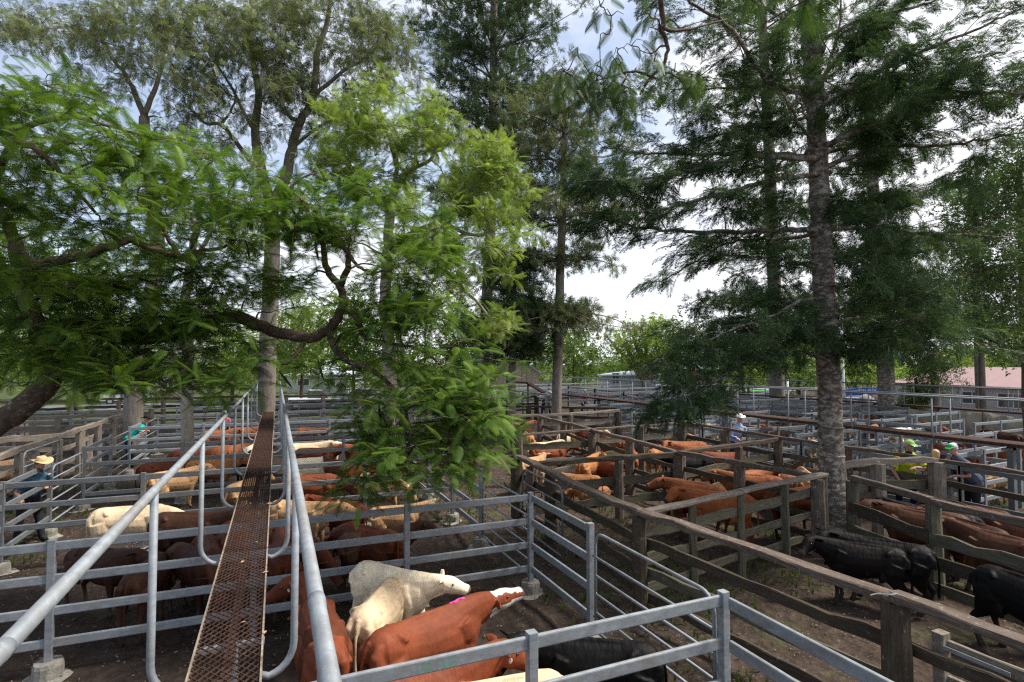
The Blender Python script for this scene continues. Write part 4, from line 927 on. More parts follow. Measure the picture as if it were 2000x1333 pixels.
def leafy_tpl(n=14, w=.10, L_=.22, seed=3, spread=1.0):
    """twig with ovate leaves"""
    r = np.random.default_rng(seed); V = []; F = []
    for i in range(n):
        t = r.uniform(.1, 1); a = r.uniform(0, 6.28); d = np.array([.5, math.cos(a)*spread, math.sin(a)*spread*.6-.15]); d /= np.linalg.norm(d); nn = np.cross(d, [0, 0, 1.]); nn /= np.linalg.norm(nn)+1e-6; nn += r.normal(0, .35, 3)*.6; nn -= d*np.dot(nn, d); nn /= np.linalg.norm(nn)
        p = np.array([t, 0, -.15*t*t]); l = L_*r.uniform(.7, 1.2); k = len(V); bend = np.array([0, 0, -.12*l])
        V += [p, p+d*l*.45+nn*w*.5, p+d*l+bend, p+d*l*.45-nn*w*.5]; F.append((k, k+1, k+2, k+3))
    return np.array(V), F
def feather_tpl(n=8, seed=4):
    """pinnate grey-green leaf with narrow lobes (silky oak like)"""
    r = np.random.default_rng(seed); V = []; F = []
    for i in range(n):
        t = (i+1)/n
        for s in (-1, 1):
            a = math.radians(48); d = np.array([math.cos(a), s*math.sin(a), -.12]); d /= np.linalg.norm(d); l = .38*(1-.6*t)+.08; nn = np.cross(d, [0, 0, 1.]); nn /= np.linalg.norm(nn); p = np.array([t, 0, -.2*t*t]); k = len(V)
            V += [p-nn*.018, p+nn*.018, p+d*l*.6+nn*.028, p+d*l*.6-nn*.028]; F.append((k, k+1, k+2, k+3)); V += [p+d*l+nn*.004, p+d*l-nn*.004]; F.append((k+3, k+2, k+4, k+5))
    return np.array(V), F
TPL = {'frond': frond_tpl(), 'frond_small': frond_tpl(10, .3, .055, .40, 60, 1), 'tuft': tuft_tpl(), 'tuft_fine': tuft_tpl(34, .035, 1.1, .55, 5), 'spray': spray_tpl(), 'spray_fine': spray_tpl(11, .021, 9, .3, .17, .42), 'leafy': leafy_tpl(), 'feather': feather_tpl()}
def smooth_path(pts, k=5, jit=0.0):
    P = [np.array(p, float) for p in pts]; P = [2*P[0]-P[1]]+P+[2*P[-1]-P[-2]]; o = []
    for i in range(1, len(P)-2):
        for j in range(k):
            t = j/k; a, b, c, d = P[i-1:i+3]
            o.append(.5*((2*b)+(-a+c)*t+(2*a-5*b+4*c-d)*t*t+(-a+3*b-3*c+d)*t**3))
    o.append(P[-2])
    if jit: o = [o[0]]+[q+rng.normal(0, jit, 3) for q in o[1:-1]]+[o[-1]]
    return o
class Tree:
    def __init__(s, name, label, base, bark, leafmat, group=None, cat='tree'):
        s.t = thing(name, label, cat, base, 0, group); s.base = np.array(base, float); s.b = MB(); s.bark = bark; s.lm = leafmat
        s.nodes = []; s.nr = []; s.L = {}
    def limb(s, pts, r0, r1, k=5, jit=.0, n=8, reg=True, power=1.0):
        P = smooth_path(pts, k, jit); m = len(P); R = [r0+(r1-r0)*(i/(m-1))**power for i in range(m)]
        s.b.tube([p-s.base for p in P], R, n)
        if reg:
            for p, r in zip(P[1:], R[1:]): s.nodes.append(p); s.nr.append(r)
        return P
    def near(s, p, rise=0.0):
        A = np.array(s.nodes); d = np.linalg.norm(A-p, axis=1)+np.maximum(0, A[:, 2]-p[2])*rise; i = int(np.argmin(d)); return i
    def twig(s, c, r=None, sag=.12, n=5, rise=.6):
        i = s.near(c, rise); a = s.nodes[i]; r0 = min(s.nr[i]*.7, r or .05); d = c-a; L_ = np.linalg.norm(d)
        if L_ < .05: return
        sd = rng.normal(0, .13*L_, 3); mid1 = a+d*.35+sd*.8+np.array([0, 0, sag*L_]); mid2 = a+d*.7-sd*.3+np.array([0, 0, sag*L_*.8])
        s.limb([a, mid1, mid2, c], r0, max(.006, r0*.35), 3, 0, n)
    def leaf(s, kind, P, D, U, sc):
        s.L.setdefault(kind, []).append((np.array(P), np.array(D), np.array(U), np.array(sc)))
    def clump(s, c, R, n, kind, sc, twig=True, updir=.25, flat=1.0, r=.05, sag=.12, sub=5, down=0.0, hang=0.0):
        c = np.array(c, float); R = np.array([R, R, R*flat]) if np.isscalar(R) else np.array(R)
        if twig: s.twig(c, r, sag)
        # sub twigs then leaves toward the tips
        dirs = rng.normal(0, 1, (sub, 3)); dirs /= np.linalg.norm(dirs, axis=1, keepdims=True); dirs[:, 2] = dirs[:, 2]*.8+.1; tips = c+dirs*R*.8
        for tp in tips:
            if sub and twig: s.b.tube([c-s.base, (c+tp)/2+np.array([0, 0, .04])-s.base, tp-s.base], [max(.006, r*.3), max(.004, r*.2), .003], 4, cap=False)
        q = rng.normal(0, 1, (n, 3)); q /= np.linalg.norm(q, axis=1, keepdims=True); rad = rng.uniform(.15, 1, (n, 1))**.6
        P = c+q*rad*R
        if sub:
            j = rng.integers(0, sub, n); t = rng.uniform(.3, 1.05, (n, 1)); P2 = c+(tips[j]-c)*t+rng.normal(0, .12, (n, 3))*R; k = rng.random(n) < .6; P[k] = P2[k]
        D = (P-c)/np.maximum(R, .05)*1.0+rng.normal(0, .45, (n, 3)); D[:, 2] = D[:, 2]*(1-hang)*(.55 if kind == 'frond' else 1)+updir-hang-down; nrm = np.linalg.norm(D, axis=1, keepdims=True); D /= nrm+1e-6
        U = rng.normal(0, .35 if kind != 'frond' else .2, (n, 3)); U[:, 2] += 1
        s.leaf(kind, P, D, U, sc*rng.uniform(.7, 1.25, n))
    def finish(s, matmap=None, smooth=True):
        mb = s.b; link('trunk', mesh_from('trunk', mb.v, mb.f, s.bark, smooth), s.t)
        for kind, l in s.L.items():
            P = np.concatenate([a[0] for a in l]); D = np.concatenate([a[1] for a in l]); U = np.concatenate([a[2] for a in l]); sc = np.concatenate([a[3] for a in l])
            # light and dark clumps: leaf colour differences, slow in space + per leaf
            g = .5+.22*np.sin(P[:, 0]*1.9+P[:, 2]*1.3)*np.cos(P[:, 1]*1.7-P[:, 2]*.8)+rng.normal(0, .2, len(P))
            inst_mesh('crown', TPL[kind][0], TPL[kind][1], P-s.base, frames(D, U, sc), np.clip(g, 0, 1), (matmap or {}).get(kind, s.lm), s.t)
        return s.t
def ellipse_pts(u, v, ru, rv, d, dd, n):
    """n points spread through a body whose outline was measured in the photograph"""
    a = rng.uniform(0, 2*math.pi, n); r = np.sqrt(rng.random(n))
    return [at(u+ru*r[i]*math.cos(a[i]), v+rv*r[i]*math.sin(a[i]), d+rng.uniform(-dd, dd)) for i in range(n)]
LF_POIN = mat_leaf('poinciana_leaf', (.022, .066, .013), (.195, .30, .045), .36, .03)
LF_JACA = mat_leaf('jacaranda_leaf', (.09, .15, .03), (.36, .44, .11), .42, .04)
LF_SILK = mat_leaf('silky_oak_leaf', (.06, .08, .038), (.24, .27, .13), .38, .06)
LF_HOOP = mat_leaf('hoop_pine_leaf', (.03, .055, .027), (.12, .17, .075), .3, .04)
LF_OLIVE = mat_leaf('olive_pine_leaf', (.045, .065, .035), (.24, .26, .12), .3, .05)
LF_MAIN = mat_leaf('dark_pine_leaf', (.022, .048, .022), (.11, .17, .065), .32, .04)
LF_BROAD = mat_leaf('broad_leaf', (.025, .05, .018), (.11, .16, .045), .35, .07)
LF_BRIGHT = mat_leaf('bright_far_leaf', (.14, .22, .04), (.34, .42, .10), .45, .05)
LF_OVER = mat_leaf('overhanging_leaf', (.03, .06, .012), (.09, .15, .03), .35, .08)
LF_MID = mat_leaf('mid_green_leaf', (.045, .085, .02), (.19, .27, .06), .4, .04)

def poinciana():
    T = Tree('poinciana_tree', 'spreading feathery green tree at left, crooked limb reaching over the catwalk', (-6.6, 10.2, 0), BARK_DARK, LF_POIN)
    A = lambda *q: [at(*p) for p in q]
    root = np.array([-6.6, 10.2, 0]); fork = at(-40, 850, 8.6)
    T.limb([root, root+[.3, 0, 1.4], fork], .28, .19, 4, .02, 12)
    T.limb([fork]+A((60, 785, 8.8), (108, 725, 9.0), (118, 660, 9.2), (160, 632, 9.4), (240, 660, 9.6), (330, 652, 9.8), (450, 618, 10.0), (530, 645, 10.0), (605, 660, 9.9), (650, 635, 9.8), (670, 600, 9.7)), .19, .072, 5, .012, 12)
    T.limb(A((670, 600, 9.7), (664, 560, 9.6), (640, 528, 9.6), (630, 480, 9.6), (612, 440, 9.6), (600, 400, 9.6)), .075, .03, 5, .01, 9)
    T.limb(A((664, 560, 9.6), (680, 520, 9.3), (676, 490, 9.2), (640, 470, 9.2), (605, 450, 9.1), (560, 455, 9)), .06, .02, 5, .01, 8)
    T.limb(A((676, 490, 9.2), (700, 520, 9.0), (730, 532, 8.9), (755, 528, 8.8)), .035, .012, 5, .01, 7)
    T.limb(A((640, 640, 9.8), (655, 680, 9.5), (680, 708, 9.2), (720, 722, 9.0), (770, 760, 8.8), (800, 830, 8.5), (790, 900, 8.3)), .06, .018, 5, .012, 9)
    T.limb(A((672, 605, 9.7), (700, 622, 9.5), (712, 660, 9.3), (760, 670, 9.1), (830, 690, 9.0), (900, 760, 8.9)), .055, .015, 5, .012, 8)
    T.limb(A((108, 725, 9.0), (70, 640, 8.8), (45, 560, 8.6), (30, 470, 8.5), (-20, 380, 8.3)), .13, .07, 5, .02, 10)
    T.limb(A((30, 470, 8.5), (60, 515, 8.3), (130, 505, 8.2), (188, 492, 8.2), (250, 470, 8.4), (300, 488, 8.6), (350, 500, 8.8), (400, 490, 8.9), (440, 482, 9)), .085, .025, 5, .01, 9)
    T.limb(A((350, 500, 8.8), (330, 470, 8.8), (312, 440, 8.8), (275, 400, 8.7), (270, 370, 8.7)), .04, .018, 5, .01, 7)
    T.limb(A((-20, 380, 8.3), (20, 285, 7.6), (75, 295, 7.4), (130, 350, 7.5), (190, 420, 7.8)), .06, .02, 5, .01, 8)
    T.limb(A((-20, 380, 8.3), (40, 260, 8.4), (140, 230, 8.8), (260, 260, 9.2)), .06, .02, 5, .01, 8)
    T.limb(A((600, 400, 9.6), (570, 360, 9.8), (640, 330, 10)), .03, .012, 4, .01, 6)
    T.limb(A((600, 660, 9.9), (560, 710, 9.6), (500, 700, 9.2), (430, 720, 8.8)), .04, .012, 4, .01, 6)
    E = [(110, 250, 150, 90, 7.6, .9, 34), (300, 330, 150, 80, 8.6, 1.1, 34), (120, 400, 130, 70, 7.8, 1.0, 22), (340, 430, 150, 70, 9, 1.2, 30), (500, 400, 140, 60, 9.6, 1.1, 30), (640, 400, 130, 70, 9.8, 1.1, 32),
         (770, 450, 90, 60, 9.6, 1, 20), (860, 500, 60, 60, 9.4, .9, 9), (560, 500, 130, 60, 9.6, 1.2, 22), (760, 560, 120, 60, 9.2, 1, 26), (840, 640, 80, 60, 9.0, .9, 17), (900, 730, 90, 70, 9.0, .9, 20), (810, 740, 90, 60, 8.8, .8, 17),
         (930, 810, 75, 60, 8.8, .7, 18), (850, 830, 110, 60, 8.6, .7, 24), (800, 900, 90, 45, 8.3, .6, 16), (740, 950, 60, 35, 8.1, .4, 8), (940, 880, 70, 35, 8.5, .6, 12), (760, 985, 25, 20, 8.0, .25, 3), (730, 830, 60, 40, 8.5, .6, 8),
         (130, 560, 140, 60, 8.6, 1, 22), (300, 590, 140, 60, 9.2, 1, 26), (420, 570, 120, 50, 9.6, 1, 16), (180, 680, 150, 50, 8.7, 1, 22), (330, 680, 130, 45, 9.2, 1, 20), (440, 690, 80, 40, 9.0, .8, 11), (120, 750, 130, 25, 8.4, .8, 9), (250, 640, 130, 40, 8.8, .4, 16), (400, 640, 60, 30, 9.2, .4, 6), (90, 620, 90, 60, 8.6, .4, 12), (210, 700, 120, 30, 8.8, .4, 9), (270, 745, 120, 30, 8.8, .8, 12), (420, 740, 70, 35, 8.6, .7, 8), (560, 590, 90, 50, 9.8, 1, 9), (690, 640, 60, 50, 9.6, .8, 8), (660, 740, 60, 40, 9.2, .8, 6), (60, 160, 60, 40, 7.8, .8, 6), (20, 330, 60, 100, 7.6, .9, 14), (20, 600, 60, 120, 8.4, 1, 22), (200, 600, 200, 90, 9.6, .8, 36), (330, 520, 130, 60, 10, .8, 18), (100, 480, 110, 60, 9.5, .8, 16)]
    pts = []
    for e in E: pts += ellipse_pts(*e[:6], int(e[6]*(1.25 if e[1] > 480 else 1.05)+.5))
    pts = [p for p in pts if math.sin(p[0]*3.1+p[2]*2.2+1)*math.cos(p[2]*3.7-p[0]*1.3)+.35*math.sin(p[1]*2.3) > -.42]
    order = [];
    A0 = np.array(T.nodes)
    pts.sort(key=lambda p: np.min(np.linalg.norm(A0-p, axis=1)))
    for p in pts:
        T.clump(p, rng.uniform(.36, .6), int(rng.uniform(12, 19)), 'frond', .33, True, .0, .22, .02, .10, 3)
    # pods
    t = T.finish(); POD = mat_simple('pod', (.022, .015, .012), .7)
    for (u, v, d) in [(570, 410, 9.4), (578, 425, 9.4), (596, 400, 9.4), (600, 420, 9.4), (587, 440, 9.4), (552, 435, 9.4), (615, 470, 9.4), (720, 842, 8.4), (724, 850, 8.4), (712, 845, 8.4), (730, 838, 8.4), (716, 870, 8.4), (768, 480, 9.2), (668, 650, 9.3), (300, 345, 8.4), (330, 352, 8.4), (345, 362, 8.4), (236, 330, 8.2), (390, 450, 8.8), (480, 470, 9.2), (830, 590, 9), (620, 700, 9.2), (545, 725, 9.1), (880, 840, 8.6), (905, 850, 8.6), (893, 832, 8.6), (864, 845, 8.6), (915, 838, 8.6), (740, 790, 8.5), (812, 870, 8.4)]:
        p = at(u, v, d)-T.base; L_ = rng.uniform(.2, .38); a = rng.uniform(-.05, .05, 2)
        r = [.006, .02, .024, .02, .006]; b = MB(); b.tube([p+np.array([a[0]*k, a[1]*k+.02*math.sin(k), -L_*k/4]) for k in range(5)], r, 6); b.build('seed_pod', POD, t, True)
poinciana()

def auto_tree(name, label, base, trunk, r0, r1, bark, lm, E, kind, sc, R, nl, limbs=(), group=None, flat=.7, updir=.25, tr=.05, sub=5, sag=.12, hang=0.0, jit=.02, ncirc=10, rise=.6):
    T = Tree(name, label, base, bark, lm, group)
    P = T.limb(trunk, r0, r1, 5, jit, ncirc)
    for l, a, b in limbs: T.limb(l, a, b, 4, jit, 7)
    pts = []
    for e in E: pts += ellipse_pts(*e)
    if len(pts) > 120 and kind != 'feather': pts = [p for p in pts if math.sin(p[0]*1.9+p[2]*1.4)*math.cos(p[2]*2.3-p[0]*.9)+.3*math.sin(p[1]*1.7) > -.5]
    A0 = np.array(T.nodes); pts.sort(key=lambda p: np.min(np.linalg.norm(A0-p, axis=1)))
    for p in pts: T.clump(p, rng.uniform(.75, 1.2)*R, int(nl*rng.uniform(.75, 1.25)), kind, sc, True, updir, flat, tr, sag, sub, 0, hang)
    return T.finish()
A = lambda d, *q: [at(u, v, d) for u, v in q]
def g0(u, d): p = at(u, 700, d); return (p[0], p[1], 0)
# silky oak at the end of the catwalk
B = g0(519, 27)
auto_tree('silky_oak_tree', 'tall forked grey trunk rising at the end of the catwalk, grey green crown', B,
    [B]+A(27, (519, 790), (522, 700), (526, 600), (532, 480), (530, 400)), .47, .34, BARK_GREY, LF_SILK,
    [(620, 60, 150, 70, 27, 2.5, 90), (520, 60, 90, 60, 26.5, 2.5, 50), (470, 150, 120, 80, 26, 2.5, 66), (650, 160, 110, 70, 27, 2.5, 60), (560, 180, 90, 60, 27, 2.5, 36), (400, 60, 90, 60, 25, 2.5, 46), (740, 60, 70, 60, 27.5, 2, 36), (600, 260, 90, 50, 27, 2.5, 18), (460, 260, 90, 50, 26, 2, 17), (690, 230, 60, 50, 27, 2, 20), (780, 130, 70, 60, 28, 2, 24), (380, 180, 70, 50, 26, 2, 20), (560, -10, 200, 30, 27, 2.5, 30)],
    'feather', .38, .60, 19,
    [(A(27, (530, 400), (512, 340), (498, 260), (505, 180), (488, 80), (492, -20)), .27, .09), (A(27, (530, 400), (556, 350), (570, 290), (585, 240), (612, 190), (618, 110), (640, 40), (650, -30)), .28, .09),
     (A(27, (505, 335), (470, 290), (432, 245), (400, 240), (360, 200)), .13, .05), (A(27, (570, 290), (620, 250), (680, 225)), .1, .04), (A(27, (585, 240), (555, 215), (545, 150), (560, 80)), .12, .04), (A(27, (612, 190), (670, 140), (730, 100), (745, 40)), .11, .04), (A(26.5, (432, 245), (455, 210), (462, 170)), .07, .03), (A(26, (498, 260), (440, 150), (380, 60)), .08, .03)],
    flat=.9, updir=-.1, hang=.3, tr=.045)
# left rear silky oak
B = g0(262, 24)
auto_tree('silky_oak_tree', 'grey green tree rising behind the feathery fronds at upper left', B,
    [B]+A(24, (265, 760), (285, 640), (306, 520), (300, 400), (285, 300), (282, 230)), .40, .2, BARK_GREY, LF_SILK,
    [(250, 60, 130, 60, 23, 2.5, 70), (120, 50, 110, 45, 22, 2.5, 46), (340, 140, 90, 70, 23.5, 2.5, 30), (230, 150, 90, 40, 23, 2, 16), (120, 190, 80, 40, 23, 2, 14), (40, 60, 60, 50, 21, 2, 15), (370, 260, 80, 60, 24, 2, 18), (300, 20, 100, 40, 23, 2, 26)],
    'feather', .34, .58, 18,
    [(A(24, (282, 230), (262, 180), (240, 140), (205, 90), (180, 20)), .13, .04), (A(24, (282, 230), (300, 180), (320, 110), (310, 20)), .13, .04), (A(24, (300, 400), (340, 340), (380, 300)), .1, .04), (A(24, (285, 300), (220, 240), (130, 200)), .1, .03)],
    flat=.9, updir=-.1, hang=.3, tr=.04)
# fine leaved green trees behind the poinciana
B = g0(372, 18)
auto_tree('wattle_tree', 'fine leaved mid green tree behind the left handrail, leaning pale stems', B,
    [B]+A(18, (368, 700), (362, 600), (372, 520), (385, 440)), .2, .1, BARK_PALE, LF_MID,
    [(420, 340, 110, 60, 18, 1.8, 34), (340, 400, 90, 60, 17, 1.8, 20), (450, 440, 110, 60, 18, 1.8, 24), (440, 560, 90, 60, 18, 1.6, 14), (560, 640, 60, 60, 18, 1.5, 10), (250, 500, 90, 60, 17, 1.6, 12), (180, 340, 90, 50, 16, 1.8, 12)],
    'frond_small', .36, .5, 14, [(A(18, (372, 520), (410, 460), (440, 400), (450, 350)), .08, .03), (A(18, (362, 600), (410, 560), (440, 520)), .07, .03), (A(18, (385, 440), (350, 400), (330, 360)), .07, .03)], flat=.6)
# jacaranda
MAUVE = mat_simple('mauve_flower', (.35, .25, .6), .8)
B = g0(762, 19)
J = auto_tree('jacaranda_tree', 'bright yellow green jacaranda with a few mauve flowers, centre left', B,
    [B]+A(19, (760, 700), (752, 600), (756, 500), (762, 420), (772, 360)), .24, .14, BARK_PALE, LF_JACA,
    [(690, 240, 60, 45, 19, 1.5, 20), (760, 200, 50, 50, 19, 1.5, 16), (850, 240, 70, 50, 19, 1.5, 24), (780, 280, 110, 40, 19, 1.8, 34), (940, 300, 60, 45, 19, 1.5, 20), (960, 370, 80, 60, 19, 1.6, 34), (880, 330, 60, 50, 19, 1.5, 16), (880, 430, 110, 60, 18.5, 1.8, 40), (980, 450, 60, 50, 18.5, 1.5, 22), (1000, 350, 40, 50, 18.8, 1.2, 12), (700, 330, 80, 50, 19, 1.6, 20), (930, 520, 80, 60, 18, 1.6, 22), (960, 620, 50, 60, 17.5, 1.2, 10), (780, 360, 90, 40, 19, 1.6, 16), (640, 320, 60, 60, 19, 1.5, 14), (690, 430, 80, 60, 19, 1.5, 18), (850, 560, 80, 60, 18, 1.5, 16), (820, 480, 80, 40, 18, 1.5, 12)],
    'frond_small', .36, .42, 26,
    [(A(19, (772, 360), (775, 330), (770, 290), (752, 250), (740, 210)), .09, .03), (A(19, (772, 360), (800, 335), (840, 315), (850, 290), (870, 260)), .09, .03), (A(19, (775, 330), (762, 280), (775, 240)), .05, .02), (A(18.8, (756, 500), (800, 460), (860, 430), (900, 400), (930, 350)), .12, .04), (A(18.5, (860, 430), (920, 460), (970, 450)), .08, .03), (A(18.4, (800, 460), (880, 540), (940, 600), (965, 640)), .08, .03), (A(19, (762, 420), (720, 380), (690, 330)), .07, .03)], flat=.5, updir=.2)
for u, v in ((832, 206), (812, 215), (858, 268), (890, 280), (868, 292), (968, 272), (740, 150), (920, 330)):
    P = np.array([at(u+rng.normal(0, 3), v+rng.normal(0, 4), 18.4+rng.normal(0, .1)) for _ in range(9)])-np.array(B); D = rng.normal(0, 1, (9, 3)); U = rng.normal(0, 1, (9, 3))
    inst_mesh('flower_cluster', *leafy_tpl(5, .2, .3, 8), P, frames(D, U, np.full(9, .10)), rng.random(9), MAUVE, J)
# hoop pines
def hoop(name_label, u_pts, d, r0, r1, wh, lm, kind='tuft', sc=.5, n_br=6, group='tall hoop pines', R=.5, nl=14, up=.25, bark=BARK_GREY, inner=.35, drop=0.0, seed=0, keep=None, step=.9):
    """whorled conifer; wh = list of (v of whorl, branch length m, rise)"""
    B = g0(u_pts[0][0], d); T = Tree('hoop_pine_tree', name_label, B, bark, lm, group)
    P = T.limb([np.array(B)]+A(d, *u_pts), r0, r1, 5, .01, 10)
    PP = np.array(P)
    for v, Lb, rise in wh:
        z = at(u_pts[0][0], v, d)[2]; i = int(np.argmin(np.abs(PP[:, 2]-z))); p0 = PP[i]; a0 = rng.uniform(0, 6.28)
        for k in range(n_br):
            a = a0+2*math.pi*k/n_br+rng.uniform(-.3, .3); L_ = Lb*rng.uniform(.65, 1.15); dr = np.array([math.cos(a), math.sin(a), 0])
            q = [p0+[0, 0, rng.uniform(-.2, .2)]]
            for t in (.33, .66, 1.0): q.append(q[0]+dr*L_*t+np.array([0, 0, rise*L_*t-drop*L_*t*t])+rng.normal(0, .05*L_, 3)*t)
            bp = T.limb(q, min(.07, r0*.22), .015, 4, .01, 5, reg=False)
            bp = np.array(bp); m = max(2, int(L_*(1-inner)/step))
            for t in np.linspace(inner, 1, m):
                c = bp[int(t*(len(bp)-1))]
                for s_ in ((-1, 1, 0) if t < .9 else (0,)):
                    sd_ = np.array([-dr[1], dr[0], 0])*s_*rng.uniform(.5, 1.1)*L_*.25*(1.15-t)+dr*abs(s_)*.3; e = c+sd_+[0, 0, rng.uniform(-.1, .3)]
                    T.b.tube([c-T.base, e-T.base], [.015, .006], 4, cap=False)
                    T.clump(e, R*rng.uniform(.7, 1.2), int(nl*rng.uniform(.7, 1.2)), kind, sc, False, up, .8, .02, 0, 0)
    return T.finish()
hoop('hoop pine with pale upswept branches and round tufts, upper centre behind the jacaranda', [(945, 740), (952, 560), (960, 400), (962, 250), (964, 100), (966, -60)], 36, .42, .2,
     [(-60, 6, .5), (20, 6.2, .45), (90, 6.6, .4), (160, 6.2, .3), (225, 5.8, .15), (290, 5, .1), (370, 4.5, 0)], LF_HOOP, 'tuft_fine', .62, 8, R=.68, nl=18)
hoop('short dense dark pine between the jacaranda and the slim brown trunk', [(1000, 745), (1002, 640), (1004, 540), (1006, 500)], 30, .25, .08,
     [(520, 1.8, .1), (560, 2.4, .05), (600, 2.9, 0), (645, 3.0, -.05), (690, 2.8, -.1), (610, 2.6, 0), (665, 2.8, 0)], LF_MAIN, 'tuft_fine', .55, 7, R=.6, nl=16, up=0)
hoop('slim brown trunked pine with olive crown in the centre', [(1087, 790), (1091, 640), (1096, 480), (1100, 400), (1102, 300), (1104, 220)], 30, .30, .14,
     [(225, 3.6, .3), (270, 4.5, .2), (320, 4.6, .15), (375, 4.8, .05), (430, 4.5, .1), (500, 3.6, .12), (590, 4.0, -.05), (610, 3.6, -.1)], LF_OLIVE, 'tuft_fine', .58, 7, R=.62, nl=16, up=-.1, drop=.15)
hoop('grey trunked pine behind the big mottled one, left of it', [(1518, 770), (1514, 620), (1508, 450), (1500, 250), (1490, 60), (1485, -40)], 40, .58, .25,
     [(-30, 6, .3), (70, 6, .25), (170, 6.5, .2), (260, 6.0, .15), (340, 5.5, .1), (420, 5.5, .05), (500, 5, 0), (590, 5.5, -.05), (660, 5.5, -.1)], LF_HOOP, 'tuft_fine', .75, 6, R=.8, nl=12, inner=.4)
hoop('stout dark pine right of the big mottled one, branches from low down', [(1733, 790), (1728, 700), (1716, 560), (1708, 420), (1702, 280), (1700, 180)], 32, .52, .2,
     [(190, 1.4, .3), (270, 2.4, .3), (345, 3.2, .25), (420, 4.0, .15), (490, 4.6, .05), (560, 4.8, 0), (625, 4.8, -.05), (680, 4.6, -.1)], LF_HOOP, 'tuft_fine', .7, 7, R=.75, nl=15, bark=BARK_PINE, inner=.25)
hoop('distant pine with a thin trunk, right of centre in the upper yards', [(1910, 700), (1908, 600), (1905, 480), (1905, 380)], 36, .22, .1,
     [(400, 2.5, .1), (470, 3.2, .1), (550, 3.4, 0), (630, 3.4, 0)], LF_BROAD, 'leafy', .9, 6, R=.8, nl=14)

